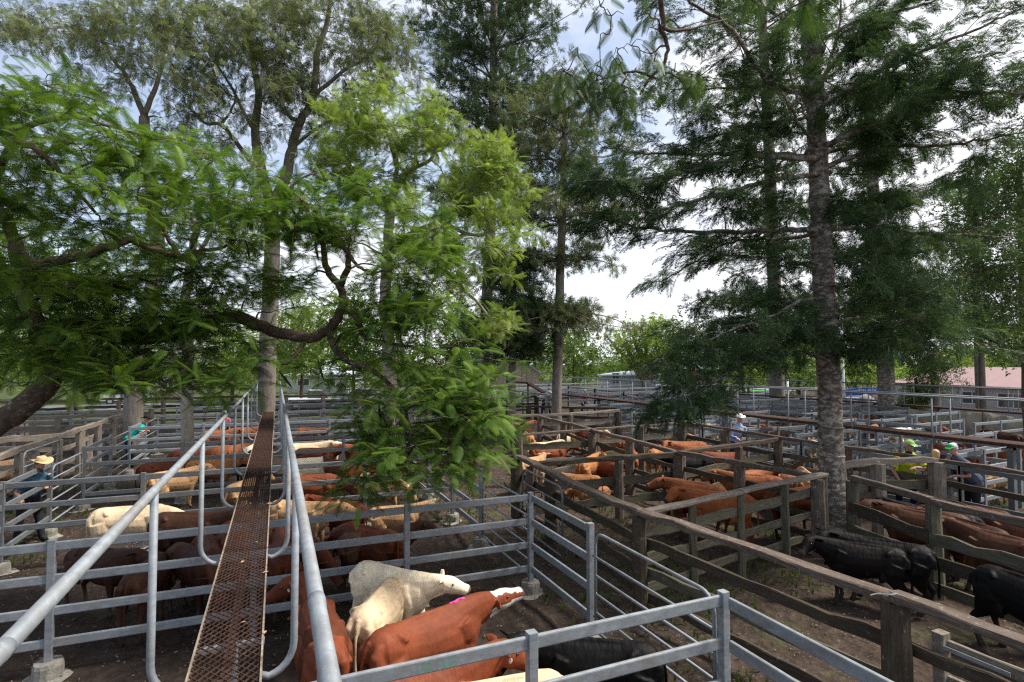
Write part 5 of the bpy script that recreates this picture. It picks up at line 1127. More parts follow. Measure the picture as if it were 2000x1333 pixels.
# the big mottled pine
def big_pine():
    B = (11.75, 8.9, 0); d = 12.7
    T = Tree('pine_tree', 'big near pine with mottled bark at the corner of the timber pens', B, BARK_PINE, LF_MAIN)
    P = T.limb([np.array(B), at(1633, 985, d)]+A(d, (1624, 880), (1620, 780), (1612, 640), (1607, 520), (1602, 400), (1597, 300), (1590, 180), (1580, 60), (1572, -60), (1568, -160)), .30, .155, 6, .008, 18, power=.8)
    # root flare and branch collars
    T.b.tube([np.array([0, 0, -.1]), np.array([0, 0, .25]), np.array([0, 0, .8]), np.array([0, 0, 1.4])], [.48, .39, .32, .295], 18)
    for v in (300, 450, 190, 600, 100):
        c = at(1600+(v-450)*.035, v, d)-T.base; T.b.tube([c-[0, 0, .16], c, c+[0, 0, .16]], [.2, .27, .2], 14)
    for v in range(230, 950, 55):
        c = at(1608+(v-450)*.036, v, d)-T.base; T.b.tube([c-[0, 0, .03], c, c+[0, 0, .03]], [.20+(v-230)*.00007, .222+(v-230)*.00010, .20+(v-230)*.00007], 14)
    br = [
     ([(1602, 312, 12.6), (1500, 306, 12.0), (1400, 318, 11.6), (1300, 345, 11.3), (1150, 353, 11.0)], .075),
     ([(1600, 308, 12.7), (1480, 300, 13.0), (1380, 302, 13.2), (1260, 300, 13.4), (1180, 290, 13.5)], .065),
     ([(1602, 340, 12.6), (1520, 350, 12.0), (1430, 372, 11.6), (1330, 400, 11.2), (1240, 418, 11.0)], .06),
     ([(1604, 447, 12.6), (1500, 450, 12.3), (1380, 453, 12.0), (1260, 446, 11.7), (1170, 420, 11.5)], .07),
     ([(1604, 455, 12.7), (1520, 468, 13.0), (1430, 474, 13.4), (1360, 510, 13.7), (1290, 550, 13.9)], .05),
     ([(1604, 525, 12.7), (1530, 508, 12.2), (1440, 500, 12.0), (1360, 488, 11.8)], .04),
     ([(1590, 190, 12.6), (1500, 158, 12.0), (1430, 60, 11.6), (1350, 5, 11.2), (1300, -40, 11)], .065),
     ([(1590, 175, 12.7), (1500, 168, 13.2), (1400, 172, 13.6), (1310, 175, 14)], .05),
     ([(1596, 230, 12.7), (1520, 235, 12.6), (1420, 260, 12.5), (1330, 285, 12.4)], .045),
     ([(1598, 290, 12.5), (1560, 240, 11.9), (1520, 170, 11.5), (1490, 120, 11.3)], .035),
     ([(1600, 295, 12.5), (1575, 230, 12.2), (1548, 160, 12.0), (1540, 80, 11.8)], .035),
     ([(1606, 290, 12.6), (1660, 262, 12.0), (1750, 225, 11.5), (1850, 190, 11.0), (1990, 182, 10.5), (2080, 190, 10.2)], .075),
     ([(1606, 330, 12.7), (1680, 300, 12.3), (1760, 288, 12.0), (1880, 280, 11.7), (2020, 255, 11.2)], .065),
     ([(1606, 300, 12.8), (1700, 270, 13.4), (1790, 200, 13.9), (1850, 120, 14.2)], .05),
     ([(1608, 448, 12.7), (1700, 448, 12.6), (1780, 455, 12.3), (1880, 462, 12.0), (2030, 462, 11.6)], .055),
     ([(1606, 450, 12.8), (1660, 430, 13.4), (1740, 390, 14), (1800, 370, 14.4)], .045),
     ([(1590, 210, 12.6), (1620, 120, 12.2), (1640, 50, 12), (1645, -40, 11.8)], .045),
     ([(1588, 170, 12.7), (1650, 100, 13), (1720, 40, 13.3), (1800, -10, 13.6)], .05),
     ([(1592, 215, 12.6), (1680, 160, 12.1), (1780, 110, 11.6), (1900, 60, 11.0), (1990, 20, 10.6)], .06),
     ([(1580, 90, 12.7), (1680, 40, 12.3), (1800, 10, 11.8), (1900, -30, 11.4)], .05),
     ([(1580, 60, 12.7), (1500, 20, 12.4), (1420, -30, 12.2)], .05),
     ([(1612, 582, 12.6), (1560, 590, 12.0), (1500, 622, 11.6), (1440, 640, 11.3), (1380, 665, 11.1)], .05),
     ([(1614, 590, 12.7), (1560, 600, 13.2), (1480, 585, 13.6), (1410, 580, 13.9)], .04),
     ([(1616, 600, 12.6), (1680, 585, 12.2), (1740, 575, 11.9), (1820, 590, 11.6)], .045),
     ([(1618, 700, 12.6), (1560, 690, 12.0), (1480, 695, 11.5), (1420, 730, 11.1), (1370, 762, 10.9), (1310, 790, 10.7)], .05),
     ([(1618, 690, 12.5), (1660, 660, 12.0), (1720, 640, 11.6), (1790, 620, 11.4)], .035),
     ([(1618, 695, 12.8), (1560, 650, 13.2), (1480, 640, 13.6), (1400, 650, 13.9), (1320, 640, 14.2)], .04),
     ([(1612, 640, 12.8), (1680, 620, 13.4), (1760, 640, 13.9), (1850, 640, 14.3), (1920, 680, 14.5)], .04)]
    for pts, r in br:
        q = [at(*p) for p in pts]; bp = np.array(T.limb(q, r, .014, 6, .015, 7)); L_ = np.sum(np.linalg.norm(np.diff(bp, axis=0), axis=1)); n = int(L_*2.1)
        for t in np.linspace(.22, 1, n):
            c = bp[int(t*(len(bp)-1))]; dr = bp[-1]-bp[0]; dr /= np.linalg.norm(dr); sd = np.cross(dr, [0, 0, 1.]); sd /= np.linalg.norm(sd)
            for s_ in (-1, 1):
                w = (.25+.55*(1-abs(t-.6)))*rng.uniform(.35, 1.15); e = c+sd*s_*w+dr*w*.7+[0, 0, rng.uniform(-.22, .14)]
                T.b.tube([c-T.base, (c+e)/2+[0, 0, .04]-T.base, e-T.base], [.012, .009, .004], 4, cap=False)
                k = 9; tt = rng.uniform(.25, 1.05, k)[:, None]; Pp = c+(e-c)*tt+rng.normal(0, .05, (k, 3)); D = (e-c)/np.linalg.norm(e-c)+dr*.5+rng.normal(0, .45, (k, 3)); D[:, 2] -= .15
                U = rng.normal(0, .4, (k, 3)); U[:, 2] += 1; T.leaf('spray_fine', Pp, D, U, .36*rng.uniform(.7, 1.3, k))
    # fuller bodies of foliage
    E = [(1300, 200, 90, 60, 12, 1.2, 10), (1480, 100, 90, 60, 12, 1.5, 14), (1690, 60, 90, 60, 12, 1.5, 16), (1830, 90, 120, 70, 11.6, 1.5, 26), (1720, 180, 90, 60, 12, 1.4, 22), (1860, 210, 120, 50, 11.4, 1.4, 24), (1720, 270, 80, 40, 12.4, 1, 13), (1280, 330, 120, 40, 12, 1.3, 15), (1180, 340, 60, 40, 11.4, 1, 7), (1430, 260, 90, 40, 12.2, 1.3, 11), (1200, 415, 90, 40, 11.5, 1, 12), (1470, 400, 90, 30, 12, 1.3, 8), (1530, 430, 50, 20, 12.4, 1, 5), (1700, 400, 80, 50, 12.4, 1.3, 18), (1750, 480, 90, 50, 12.2, 1.3, 16), (1480, 560, 90, 40, 12.4, 1.3, 12), (1440, 620, 90, 40, 12.2, 1.3, 16), (1530, 660, 80, 40, 12.2, 1.2, 18), (1380, 700, 90, 35, 11.6, 1.2, 15), (1640, 650, 60, 45, 12.0, .8, 12), (1760, 580, 80, 60, 12, 1.2, 22), (1720, 680, 60, 30, 11.8, 1, 10), (1300, 795, 40, 18, 10.8, .4, 7), (1355, 765, 40, 20, 10.9, .5, 5), (1412, 775, 18, 22, 10.9, .3, 4), (1480, 700, 70, 30, 11.4, .8, 12), (1850, 650, 70, 50, 13.5, 1, 14), (1900, 330, 80, 50, 11.8, 1, 9), (1970, 120, 60, 90, 11, 1, 16)]
    pts = []
    for e in E: pts += ellipse_pts(*e)
    A0 = np.array(T.nodes); pts.sort(key=lambda p: np.min(np.linalg.norm(A0-p, axis=1)))
    for p in [q for i, q in enumerate(pts) if i % 5 in (0, 2)]: T.clump(p, rng.uniform(.3, .48), 22, 'spray_fine', .36, True, -.05, .55, .02, .03, 4, 0, .15)
    return T.finish()
big_pine()
# right edge broadleaf tree
B = g0(2010, 20)
auto_tree('broadleaf_tree', 'dark glossy leaved tree filling the right edge above the white house', B, [B]+A(20, (2005, 600), (2000, 450), (1990, 350)), .25, .1, BARK_DARK, LF_BROAD,
    [(1960, 400, 70, 70, 19, 1.5, 26), (1985, 520, 60, 80, 19, 1.5, 24), (1980, 640, 60, 70, 18.5, 1.5, 22), (1900, 480, 50, 70, 20, 1.5, 11), (2010, 300, 70, 60, 19, 1.5, 14), (1900, 360, 40, 30, 19, 1, 6), (1900, 620, 40, 50, 21, 1, 8)],
    'leafy', .42, .6, 34, flat=.8)
# overhanging branch near the camera, its tree stands behind the photographer
T = Tree('feathery_leaved_tree', 'thin branch with pinnate leaves hanging into the top of the picture, centre', (2.6, -2.2, 0), BARK_DARK, LF_OVER)
T.limb([np.array([2.6, -2.2, 0]), np.array([2.7, -2.0, 4]), np.array([2.9, -1.2, 7.5]), np.array([3.0, 1.0, 8.6])], .3, .1, 5, .02, 10)
T.limb([np.array([3.0, 1.0, 8.6]), at(1320, -260, 4.9), at(1290, -60, 5.0), at(1296, 40, 5.1), at(1290, 55, 5.1), at(1303, 90, 5.2), at(1295, 130, 5.2), at(1272, 150, 5.2), at(1250, 185, 5.2)], .032, .010, 5, .004, 8)
T.limb([at(1272, 150, 5.2), at(1240, 140, 5.2), at(1200, 148, 5.2), at(1160, 160, 5.2)], .012, .005, 4, .003, 5)
T.limb([at(1296, 140, 5.2), at(1320, 150, 5.2), at(1345, 180, 5.2)], .01, .005, 4, .003, 5)
T.limb([at(1290, 55, 5.1), at(1330, 60, 5.2), at(1420, 38, 5.4)], .02, .008, 4, .003, 5)
for e in ((1140, 150, 60, 45, 5.2, .3, 12), (1210, 180, 50, 35, 5.2, .3, 10), (1330, 150, 50, 25, 5.2, .3, 8), (1240, 20, 70, 45, 5.2, .4, 6), (1240, 110, 50, 30, 5.2, .3, 5), (1560, -2, 40, 14, 4.2, .2, 4), (1480, -12, 40, 10, 4.4, .2, 2)):
    for p in ellipse_pts(*e): T.clump(p, .14, 5, 'frond', .20, True, -.2, .7, .01, .05, 2, 0, .5)
T.finish()

# ------------------------------------------------------------------ background trees
def bg_tree(name, label, u, d, v_top, v_bot, half_w, lm, kind='leafy', sc=1.2, n=60, group='trees beyond the road', stems=1, bark=BARK_DARK, tr=.2, vtrunk=None, flat=.7, R=1.2, nl=16):
    B = g0(u, d); vt, vb = v_top, v_bot; vm = (vt+vb)/2; k = FPX/d
    limbs = []
    for i in range(stems):
        o = (i-(stems-1)/2)*half_w*.28
        limbs.append((A(d, (u+o*.15, 740), (u+o*.5, (vb+740)/2-10), (u+o*1.2, vm), (u+o*1.6, vt+20)), tr*.6, tr*.2))
    return auto_tree(name, label, B, [np.array(B)]+A(d, (u, 745), (u, vb)) if stems == 1 else [np.array(B)]+A(d, (u, 760), (u, 752)), tr, tr*.6, bark, lm,
        [(u, vm, half_w, (vb-vt)/2, d, half_w/k*.6, n)], kind, sc, R, nl, limbs, group, flat=flat, tr=.05, sub=3, ncirc=7, updir=.1)
bg_tree('spreading_tree', 'bright yellow green umbrella tree with many pale stems beyond the walkway', 1262, 70, 632, 716, 62, LF_BRIGHT, n=60, stems=7, bark=BARK_PALE, tr=.5, R=1.8, nl=26)
bg_tree('leafy_tree', 'bright tree left of the grey shed behind the slim brown trunk', 1120, 66, 650, 740, 50, LF_MID, n=40, R=1.7)
bg_tree('leafy_tree', 'dark rounded tree right of the umbrella tree', 1345, 62, 628, 740, 48, LF_BROAD, n=44, R=1.7)
bg_tree('leafy_tree', 'pale green tree just left of the big mottled trunk, far off', 1450, 75, 660, 745, 60, LF_BRIGHT, n=46, R=2.0, sc=1.5)
bg_tree('leafy_tree', 'sunlit yellow green tree behind the blue sign', 1670, 66, 690, 762, 62, LF_BRIGHT, n=56, R=1.7)
bg_tree('leafy_tree', 'mid green tree to the left of the pinkish roof', 1560, 70, 668, 758, 50, LF_MID, n=40, R=1.8)
bg_tree('leafy_tree', 'small dense tree before the white house, trunk bare below', 1826, 33, 690, 750, 45, LF_BROAD, sc=.5, n=34, R=.8, nl=22, tr=.24, bark=BARK_GREY)
bg_tree('leafy_tree', 'yellow green tree tops showing over the pinkish roof', 1905, 75, 692, 735, 100, LF_BRIGHT, n=50, R=2)
bg_tree('leafy_tree', 'mid green tree top at the right behind the house roof', 2010, 70, 660, 735, 70, LF_MID, n=40, R=2)
bg_tree('leafy_tree', 'bright bush left of the forked grey trunk, beyond the boundary fence', 455, 58, 640, 750, 60, LF_BRIGHT, n=50, R=1.5)
bg_tree('leafy_tree', 'bright light green tree right of the forked grey trunk', 590, 56, 600, 742, 60, LF_BRIGHT, n=60, R=1.5)
bg_tree('leafy_tree', 'mid green tree behind the crooked limb', 690, 52, 560, 735, 60, LF_MID, n=56, R=1.5)
bg_tree('leafy_tree', 'mid green tree behind the drooping fronds', 830, 56, 560, 745, 70, LF_MID, n=60, R=1.6)
bg_tree('leafy_tree', 'dark green tree between fronds and cream house', 905, 50, 600, 750, 36, LF_BROAD, n=40, R=1.5)
bg_tree('leafy_tree', 'bright tree left of the pale gabled house', 225, 60, 610, 745, 80, LF_MID, n=60, R=1.6)
bg_tree('leafy_tree', 'bright tree at the far left edge beyond the road', 60, 60, 590, 745, 90, LF_BRIGHT, n=60, R=1.6)
bg_tree('leafy_tree', 'tall dark tree at the far left edge', -40, 40, 400, 740, 80, LF_MID, n=70, R=1.5)
bg_tree('leafy_tree', 'mid green tree behind the leaning left trunks', 150, 45, 480, 730, 80, LF_BROAD, n=60, R=1.4)
bg_tree('leafy_bush', 'low bright green bush against the white house wall', 1790, 34, 752, 806, 30, LF_MID, sc=.5, n=26, R=.6, nl=24, tr=.08, group='bushes')
def woods():
    n = 9000; u = rng.uniform(-250, 2250, n); dd = rng.uniform(95, 130, n); P = np.stack([at(u[i], 708, dd[i]) for i in range(n)]); P[:, 2] = rng.uniform(0, 1, n)**.7*(4.5+3*np.sin(u*.013)+2*np.sin(u*.041)+1)
    D = rng.normal(0, 1, (n, 3)); U = rng.normal(0, .5, (n, 3)); U[:, 2] += 1
    o = inst_mesh('distant_woods', *TPL['leafy'], P, frames(D, U, rng.uniform(2, 3.6, n)), np.clip(.5+.3*np.sin(u*.03)+rng.normal(0, .2, n), 0, 1), LF_MID)
    tagp(o, 'far off line of green tree crowns closing the view beyond the town', 'woods', kind='stuff')
woods()

# ------------------------------------------------------------------ people
SKIN = mat_simple('skin', (.46, .24, .17), .55, var=.08, scale=14); SKIN_P = mat_simple('fair_skin', (.56, .33, .25), .55, var=.08, scale=14)
def cloth(name, c, var=.18): return mat_simple(name, c, .9, spec=.15, var=var, scale=9)
HIVIS = cloth('yellow_shirt', (.62, .74, .05), .08); GREYS = cloth('grey_blue_shirt', (.085, .10, .135)); NAVY = cloth('navy_cloth', (.012, .016, .05)); LBLUE = cloth('pale_blue_shirt', (.36, .42, .62)); TEAL = cloth('teal_shirt', (.01, .38, .30)); DARKC = cloth('dark_cloth', (.02, .02, .025)); PATT = cloth('patterned_blue_shirt', (.05, .12, .18), .8); SKYB = cloth('sky_blue_sleeve', (.25, .42, .60)); PINKC = cloth('pink_top', (.5, .12, .18)); BLUEJ = cloth('blue_jeans', (.03, .07, .2))
LIME = cloth('lime_cap', (.42, .72, .22), .06); CAPG = cloth('green_cap', (.06, .55, .16), .06); WHITEC = cloth('white_cap', (.72, .72, .72), .05); WHITEH = cloth('white_felt', (.72, .70, .66), .05); STRAW = cloth('straw_hat', (.50, .37, .20), .12); BLACKH = cloth('black_felt', (.02, .02, .02)); TANH = cloth('tan_felt', (.40, .30, .20))
HAIR_B = mat_simple('blond_hair', (.50, .30, .10), .6, var=.3, scale=40); HAIR_G = mat_simple('grey_hair', (.55, .50, .46), .7, var=.2, scale=40); HAIR_D = mat_simple('dark_hair', (.03, .02, .015), .6)
def person(label, loc, rz, shirt, pants, arms, hat=None, hatmat=None, hair=None, skin=None, lean=.1, hgt=1.8, headyaw=0.0, headpitch=0.0, sleeve=.5, build=1.0, fine=True, legspread=.1, buttons=False, group=None, long_sleeve=False):
    """arms: two lists of (elbow, wrist) in body coordinates; +x forward, +y left"""
    k = hgt/1.8; t = thing('person', label, 'person', loc, rz, group); skin = skin or SKIN
    V3 = lambda *p: np.array(p)*k
    pel = V3(-lean*.35, 0, .98); ch = V3(lean*.75, 0, 1.32); nk = V3(lean*1.15, 0, 1.53); hd = V3(lean*1.35+.02, 0, 1.68)
    f = np.array([math.cos(headyaw)*math.cos(headpitch), math.sin(headyaw)*math.cos(headpitch), math.sin(headpitch)]); sd = np.cross([0, 0, 1.], f); sd /= np.linalg.norm(sd); up = np.cross(f, sd)
    b = MB(); B = build
    sweep(b, [pel-[0, 0, .06*k], pel+[0, 0, .04*k], (pel+ch)/2, ch, ch+(nk-ch)*.55, nk-[0, 0, .03*k]], [.15*k, .165*B*k, .15*B*k, .175*B*k, .17*k, .07*k], [.10*k, .12*B*k, .115*B*k, .125*B*k, .09*k, .06*k])
    sweep(b, [nk-[0, 0, .06*k], nk+[.005, 0, .03*k], hd-up*.05*k], [.065*k, .055*k, .055*k], [.065*k, .058*k, .06*k])
    sweep(b, [hd-up*.115*k+f*.035*k, hd-up*.09*k+f*.03*k, hd-up*.05*k+f*.012*k, hd, hd+up*.05*k, hd+up*.09*k, hd+up*.115*k], [.035*k, .052*k, .066*k, .074*k, .076*k, .062*k, .03*k], [.04*k, .065*k, .082*k, .092*k, .095*k, .078*k, .035*k], side=sd)
    sweep(b, [hd+f*.085*k+up*.02*k, hd+f*.112*k-up*.018*k, hd+f*.09*k-up*.028*k], [.009*k, .015*k, .012*k], [.012*k, .014*k, .01*k], side=sd)
    sweep(b, [hd+f*.078*k-up*.055*k-sd*.022*k, hd+f*.086*k-up*.055*k, hd+f*.078*k-up*.055*k+sd*.022*k], [.008*k]*3, [.007*k]*3, side=up)
    for s in (-1, 1): sweep(b, [hd+sd*s*.072*k+up*.03*k, hd+sd*s*.082*k, hd+sd*s*.072*k-up*.032*k], [.008*k, .012*k, .007*k], [.014*k, .02*k, .012*k], side=sd)
    S_ = []; 
    for s, (el_, wr) in zip((1, -1), arms):
        sh = ch+(nk-ch)*.45+np.array([0, s*.185*B*k, 0]); el_ = V3(*el_); wr = V3(*wr); S_.append((sh, el_, wr))
        sweep(b, [sh, (sh+el_)/2, el_, (el_+wr)/2, wr], [.055*k, .05*k, .042*k, .038*k, .028*k], [.06*k, .052*k, .042*k, .036*k, .024*k])
        d = wr-el_; d /= np.linalg.norm(d); d = d+np.array([0, 0, -.35]); d /= np.linalg.norm(d); sv = np.cross(d, [0, 0, 1.]); sv /= np.linalg.norm(sv); dn = np.cross(sv, d)
        dn = dn if dn[2] < 0 else -dn
        sweep(b, [wr-d*.01*k, wr+d*.04*k, wr+d*.09*k], [.028*k, .042*k, .040*k], [.02*k, .017*k, .014*k], side=sv)
        for i, (o, l) in enumerate(((-.03, .062), (-.01, .075), (.011, .072), (.031, .055))):
            p = wr+d*.085*k+sv*o*k; sweep(b, [p, p+d*l*.5*k+dn*.006*k, p+d*l*.8*k+dn*.026*k, p+d*l*.85*k+dn*.045*k], [.0095*k, .009*k, .0085*k, .007*k], [.0095*k, .009*k, .0085*k, .007*k], n=8)
        p = wr+d*.03*k-sv*s*.035*k; sweep(b, [p, p+d*.025*k-sv*s*.022*k+dn*.01*k, p+d*.055*k-sv*s*.022*k+dn*.025*k], [.013*k, .011*k, .008*k], [.013*k, .011*k, .008*k], n=8)
    L_ = []
    for s in (1, -1):
        hip = pel+np.array([0, s*.095*k, -.04*k]); kn = np.array([hip[0]+.03*k+(.02 if s > 0 else -.03), s*(.10+legspread*.5)*k, .5*k]); an = np.array([-.03*k+(.06 if s > 0 else -.06), s*(.10+legspread)*k, .09*k])
        L_.append((hip, kn, an)); sweep(b, [hip, (hip+kn)/2, kn, (kn+an)/2, an], [.09*k, .078*k, .056*k, .055*k, .04*k], [.10*k, .082*k, .058*k, .058*k, .042*k])
        sweep(b, [an+[-.05*k, 0, -.05*k], an+[.05*k, 0, -.05*k], an+[.19*k, 0, -.065*k]], [.04*k, .045*k, .035*k], [.045*k, .045*k, .025*k])
    body = remesh(b, 'body', .0085 if fine else .014, 2, (skin,)); link('body', body, t)
    # eyes and brows
    e = MB()
    for s in (-1, 1):
        c = hd+f*.083*k+sd*s*.030*k+up*.016*k; sweep(e, [c-sd*.012*k, c, c+sd*.012*k], [.003*k, .008*k, .003*k], [.003*k, .006*k, .003*k], side=up, n=8)
    e.build('eyes', EYE_M, t)
    g = .016*k
    # shirt
    b = MB()
    sweep(b, [pel-[0, 0, .10*k], pel+[0, 0, .02*k], (pel+ch)/2, ch, ch+(nk-ch)*.5, nk-[0, 0, .015*k]], [.18*B*k, .185*B*k, .172*B*k, .195*B*k, .19*B*k, .078*k], [.135*B*k, .14*B*k, .135*B*k, .145*B*k, .11*k, .075*k])
    for sh, el_, wr in S_:
        end = wr-(wr-el_)*.06 if long_sleeve else sh+(el_-sh)*(.62+.3*sleeve); mid_ = el_ if long_sleeve else (sh+end)/2
        sweep(b, [sh-[0, 0, .01], mid_, end], [.075*k, .066*k if long_sleeve else .074*k, .05*k if long_sleeve else .076*k], [.08*k, .064*k if long_sleeve else .074*k, .045*k if long_sleeve else .072*k])
    sh_me = remesh(b, 'shirt', .012 if fine else .018, 2, (shirt,))
    for v in sh_me.vertices:      # folds
        v.co += Vector((.004*math.sin(v.co.z*38+v.co.y*14), .004*math.sin(v.co.z*31+v.co.x*20), 0))
    link('shirt', sh_me, t)
    b = MB(); cr = nk-np.array([0, 0, .015*k]); sweep(b, [cr-[0, 0, .02*k], cr+[.003, 0, .03*k]], [.075*k, .068*k], [.072*k, .068*k]); b.build('collar', NAVY if shirt is HIVIS else shirt, t, True)
    b = MB(); sweep(b, [pel+[0, 0, .03*k], pel-[0, 0, .06*k], pel-[0, 0, .14*k]], [.165*B*k, .18*B*k, .16*k], [.125*B*k, .135*B*k, .12*k])
    for hip, kn, an in L_: sweep(b, [hip, (hip+kn)/2, kn, (kn+an)/2, an+[0, 0, -.02*k]], [.105*k, .095*k, .075*k, .07*k, .068*k], [.115*k, .1*k, .078*k, .072*k, .07*k])
    link('trousers', remesh(b, 'trousers', .014, 2, (pants,)), t)
    b = MB()
    for hip, kn, an in L_: sweep(b, [an+[-.06*k, 0, -.05*k], an+[.05*k, 0, -.045*k], an+[.20*k, 0, -.062*k]], [.045*k, .052*k, .04*k], [.055*k, .055*k, .03*k])
    b.build('boots', DARKC, t, True)
    if hair:
        b = MB(); low = -.08 if hair is HAIR_B else -.02
        sweep(b, [hd-f*.03*k+up*low*k, hd-f*.03*k, hd-f*.018*k+up*.06*k, hd-f*.01*k+up*.105*k, hd+up*.125*k], [.085*k, .092*k, .09*k, .07*k, .025*k], [.075*k, .092*k, .104*k, .09*k, .035*k], side=sd)
        link('hair', remesh(b, 'hair', .009, 1, (hair,)), t)
    if hat == 'cap':
        b = MB(); c = hd+up*.045*k
        sweep(b, [c, c+up*.03*k, c+up*.06*k, c+up*.085*k, c+up*.095*k], [.086*k, .086*k, .075*k, .045*k, .01*k], [.106*k, .105*k, .09*k, .055*k, .01*k], side=sd)
        h = b.build('cap', hatmat[0], t, True)
        b = MB(); sweep(b, [c+f*.07*k+up*.015*k, c+f*.12*k+up*.012*k, c+f*.165*k-up*.004*k, c+f*.18*k-up*.01*k], [.075*k, .075*k, .06*k, .03*k], [.006*k]*4, side=sd); b.build('cap_peak', hatmat[1], h, True)
        if len(hatmat) > 2:
            b = MB(); sweep(b, [c+f*.055*k+up*.02*k, c+f*.06*k+up*.05*k, c+f*.045*k+up*.078*k], [.07*k, .06*k, .03*k], [.056*k, .05*k, .03*k], side=sd); b.build('cap_front_panel', hatmat[2], h, True)
    elif hat:
        b = MB(); c = hd+up*.05*k; rings = []; br = .20*k if hat == 'wide' else .175*k
        n = 28
        for r, z in ((.088, .0), (.11, -.004), (br/k*.8, -.002), (br/k, .012), (br/k*1.0, .018), (br/k*.8, .006), (.10, .006), (.09, .03), (.084, .085), (.07, .108), (.035, .098), (.004, .092)):
            rings.append([c+(f*math.cos(a)*1.12+sd*math.sin(a))*r*k+up*(z+(.035*abs(math.sin(a))**2*(r/.18)**2 if r > .12 else 0)+(-.014*max(0, math.cos(2*a)) if r < .08 else 0)-(.02*abs(math.cos(a))*(r/.18) if r > .12 else 0))*k for a in [2*math.pi*i/n for i in range(n)]])
        b.loft(rings); h = b.build('hat', hatmat, t, True)
        b = MB(); rings = [[c+(f*math.cos(a)*1.12+sd*math.sin(a))*.0925*k+up*z*k for a in [2*math.pi*i/n for i in range(n)]] for z in (.008, .03)]; b.loft(rings, cap=False); b.build('hat_band', DARKC if hatmat is not BLACKH else HAIR_D, h, True)
    return t
def facing(loc, tgt): return math.atan2(tgt[1]-loc[1], tgt[0]-loc[0])
def stand(u, d, z=0): p = at(u, 700, d); return (p[0], p[1], z)
# men at the long dark rail
P1 = stand(1764, 15.1); person('man in a yellow hi-vis shirt and lime cap, forearms folded at the rail', P1, facing(P1, (9, 3)), HIVIS, NAVY, [((.22, .30, 1.17), (.40, .06, 1.20)), ((.16, -.30, 1.08), (.36, -.22, .88))], 'cap', (LIME, LIME), None, lean=.22, hgt=2.06, headyaw=.5, headpitch=-.2, build=1.1, legspread=.06)
P2 = stand(1884, 14.4); person('man in a grey shirt and green and white cap seen from behind his shoulder', P2, facing(P2, (10.5, 10.5)), GREYS, DARKC, [((.24, .26, 1.12), (.48, .10, 1.10)), ((.26, -.26, 1.12), (.5, -.08, 1.12))], 'cap', (WHITEC, CAPG, CAPG), HAIR_G, lean=.26, hgt=2.03, headyaw=.25, headpitch=-.15, build=1.25, legspread=.06)
P3 = stand(1830, 15.0); person('blond child leaning on the rail between the two men', P3, facing(P3, (11, 8)), cloth('brown_top', (.12, .07, .05)), DARKC, [((.22, .2, 1.12), (.38, .05, 1.18)), ((.2, -.22, 1.12), (.36, -.08, 1.18))], None, None, HAIR_B, SKIN_P, lean=.2, hgt=1.80, headyaw=.6)
P4 = stand(1436, 20.8, .1); person('man in a white cowboy hat and pale blue shirt behind a timber post', P4, facing(P4, stand(1500, 19)), LBLUE, BLUEJ, [((.12, .28, 1.12), (.3, .2, 1.1)), ((.12, -.28, 1.12), (.3, -.2, 1.1))], 'hat', WHITEH, HAIR_G, lean=.12, hgt=2.08, fine=False, long_sleeve=True)
P5 = stand(1063, 39); person('distant stockman in a dark shirt and tan hat beside the slim brown trunk', P5, facing(P5, (20, 20)), DARKC, BLUEJ, [((.2, .28, 1.2), (.42, .2, 1.3)), ((.2, -.28, 1.2), (.42, -.3, 1.3))], 'hat', TANH, None, lean=.2, hgt=1.95, fine=False)
P6 = stand(1070, 41); person('distant stockman in a pale hat half behind the dark shirted one', P6, facing(P6, (24, 20)), GREYS, DARKC, [((.1, .28, 1.12), (.3, .2, 1.15)), ((.1, -.28, 1.12), (.3, -.2, 1.15))], 'hat', WHITEH, None, lean=.1, hgt=2.0, fine=False)
P7 = stand(1141, 44); person('distant white haired man among the steel yards', P7, facing(P7, (20, 20)), PINKC, DARKC, [((.1, .28, 1.12), (.2, .2, .9)), ((.1, -.28, 1.12), (.2, -.2, .9))], None, None, HAIR_G, lean=.1, hgt=2.0, fine=False)
P8 = stand(262, 22.3); person('person in a teal shirt and black hat leaning at the left steel rail', P8, facing(P8, (-2.5, 27)), TEAL, NAVY, [((.20, .30, 1.15), (.42, .15, 1.25)), ((.22, -.3, 1.2), (.45, -.2, 1.35))], 'hat', BLACKH, None, lean=.3, hgt=1.95, headyaw=-.3, headpitch=-.1, fine=False)
P9 = stand(70, 13.0); person('man in a straw hat and patterned blue shirt behind the dark rails at left', P9, facing(P9, (-2.0, 12.5)), PATT, DARKC, [((.22, .26, 1.15), (.45, .10, 1.22)), ((.15, -.32, 1.1), (.36, -.32, 1.0))], 'wide', STRAW, HAIR_D, lean=.25, hgt=1.93, headyaw=.15, headpitch=-.15, long_sleeve=False)
P10 = stand(-75, 11.6); person('person at the left picture edge reaching brown hands over the rail', P10, facing(P10, (0, 10.9)), SKYB, DARKC, [((.35, .22, 1.18), (.62, .1, 1.25)), ((.35, -.24, 1.15), (.66, -.1, 1.2))], 'wide', STRAW, None, lean=.25, hgt=1.93, long_sleeve=True)
P11 = stand(441, 27.5); person('child in a pink top and white cap near the far left pens', P11, facing(P11, (0, 20)), PINKC, DARKC, [((.1, .22, 1.12), (.2, .2, .9)), ((.1, -.22, 1.12), (.2, -.2, .9))], 'cap', (WHITEC, WHITEC), None, lean=.05, hgt=1.75, fine=False)

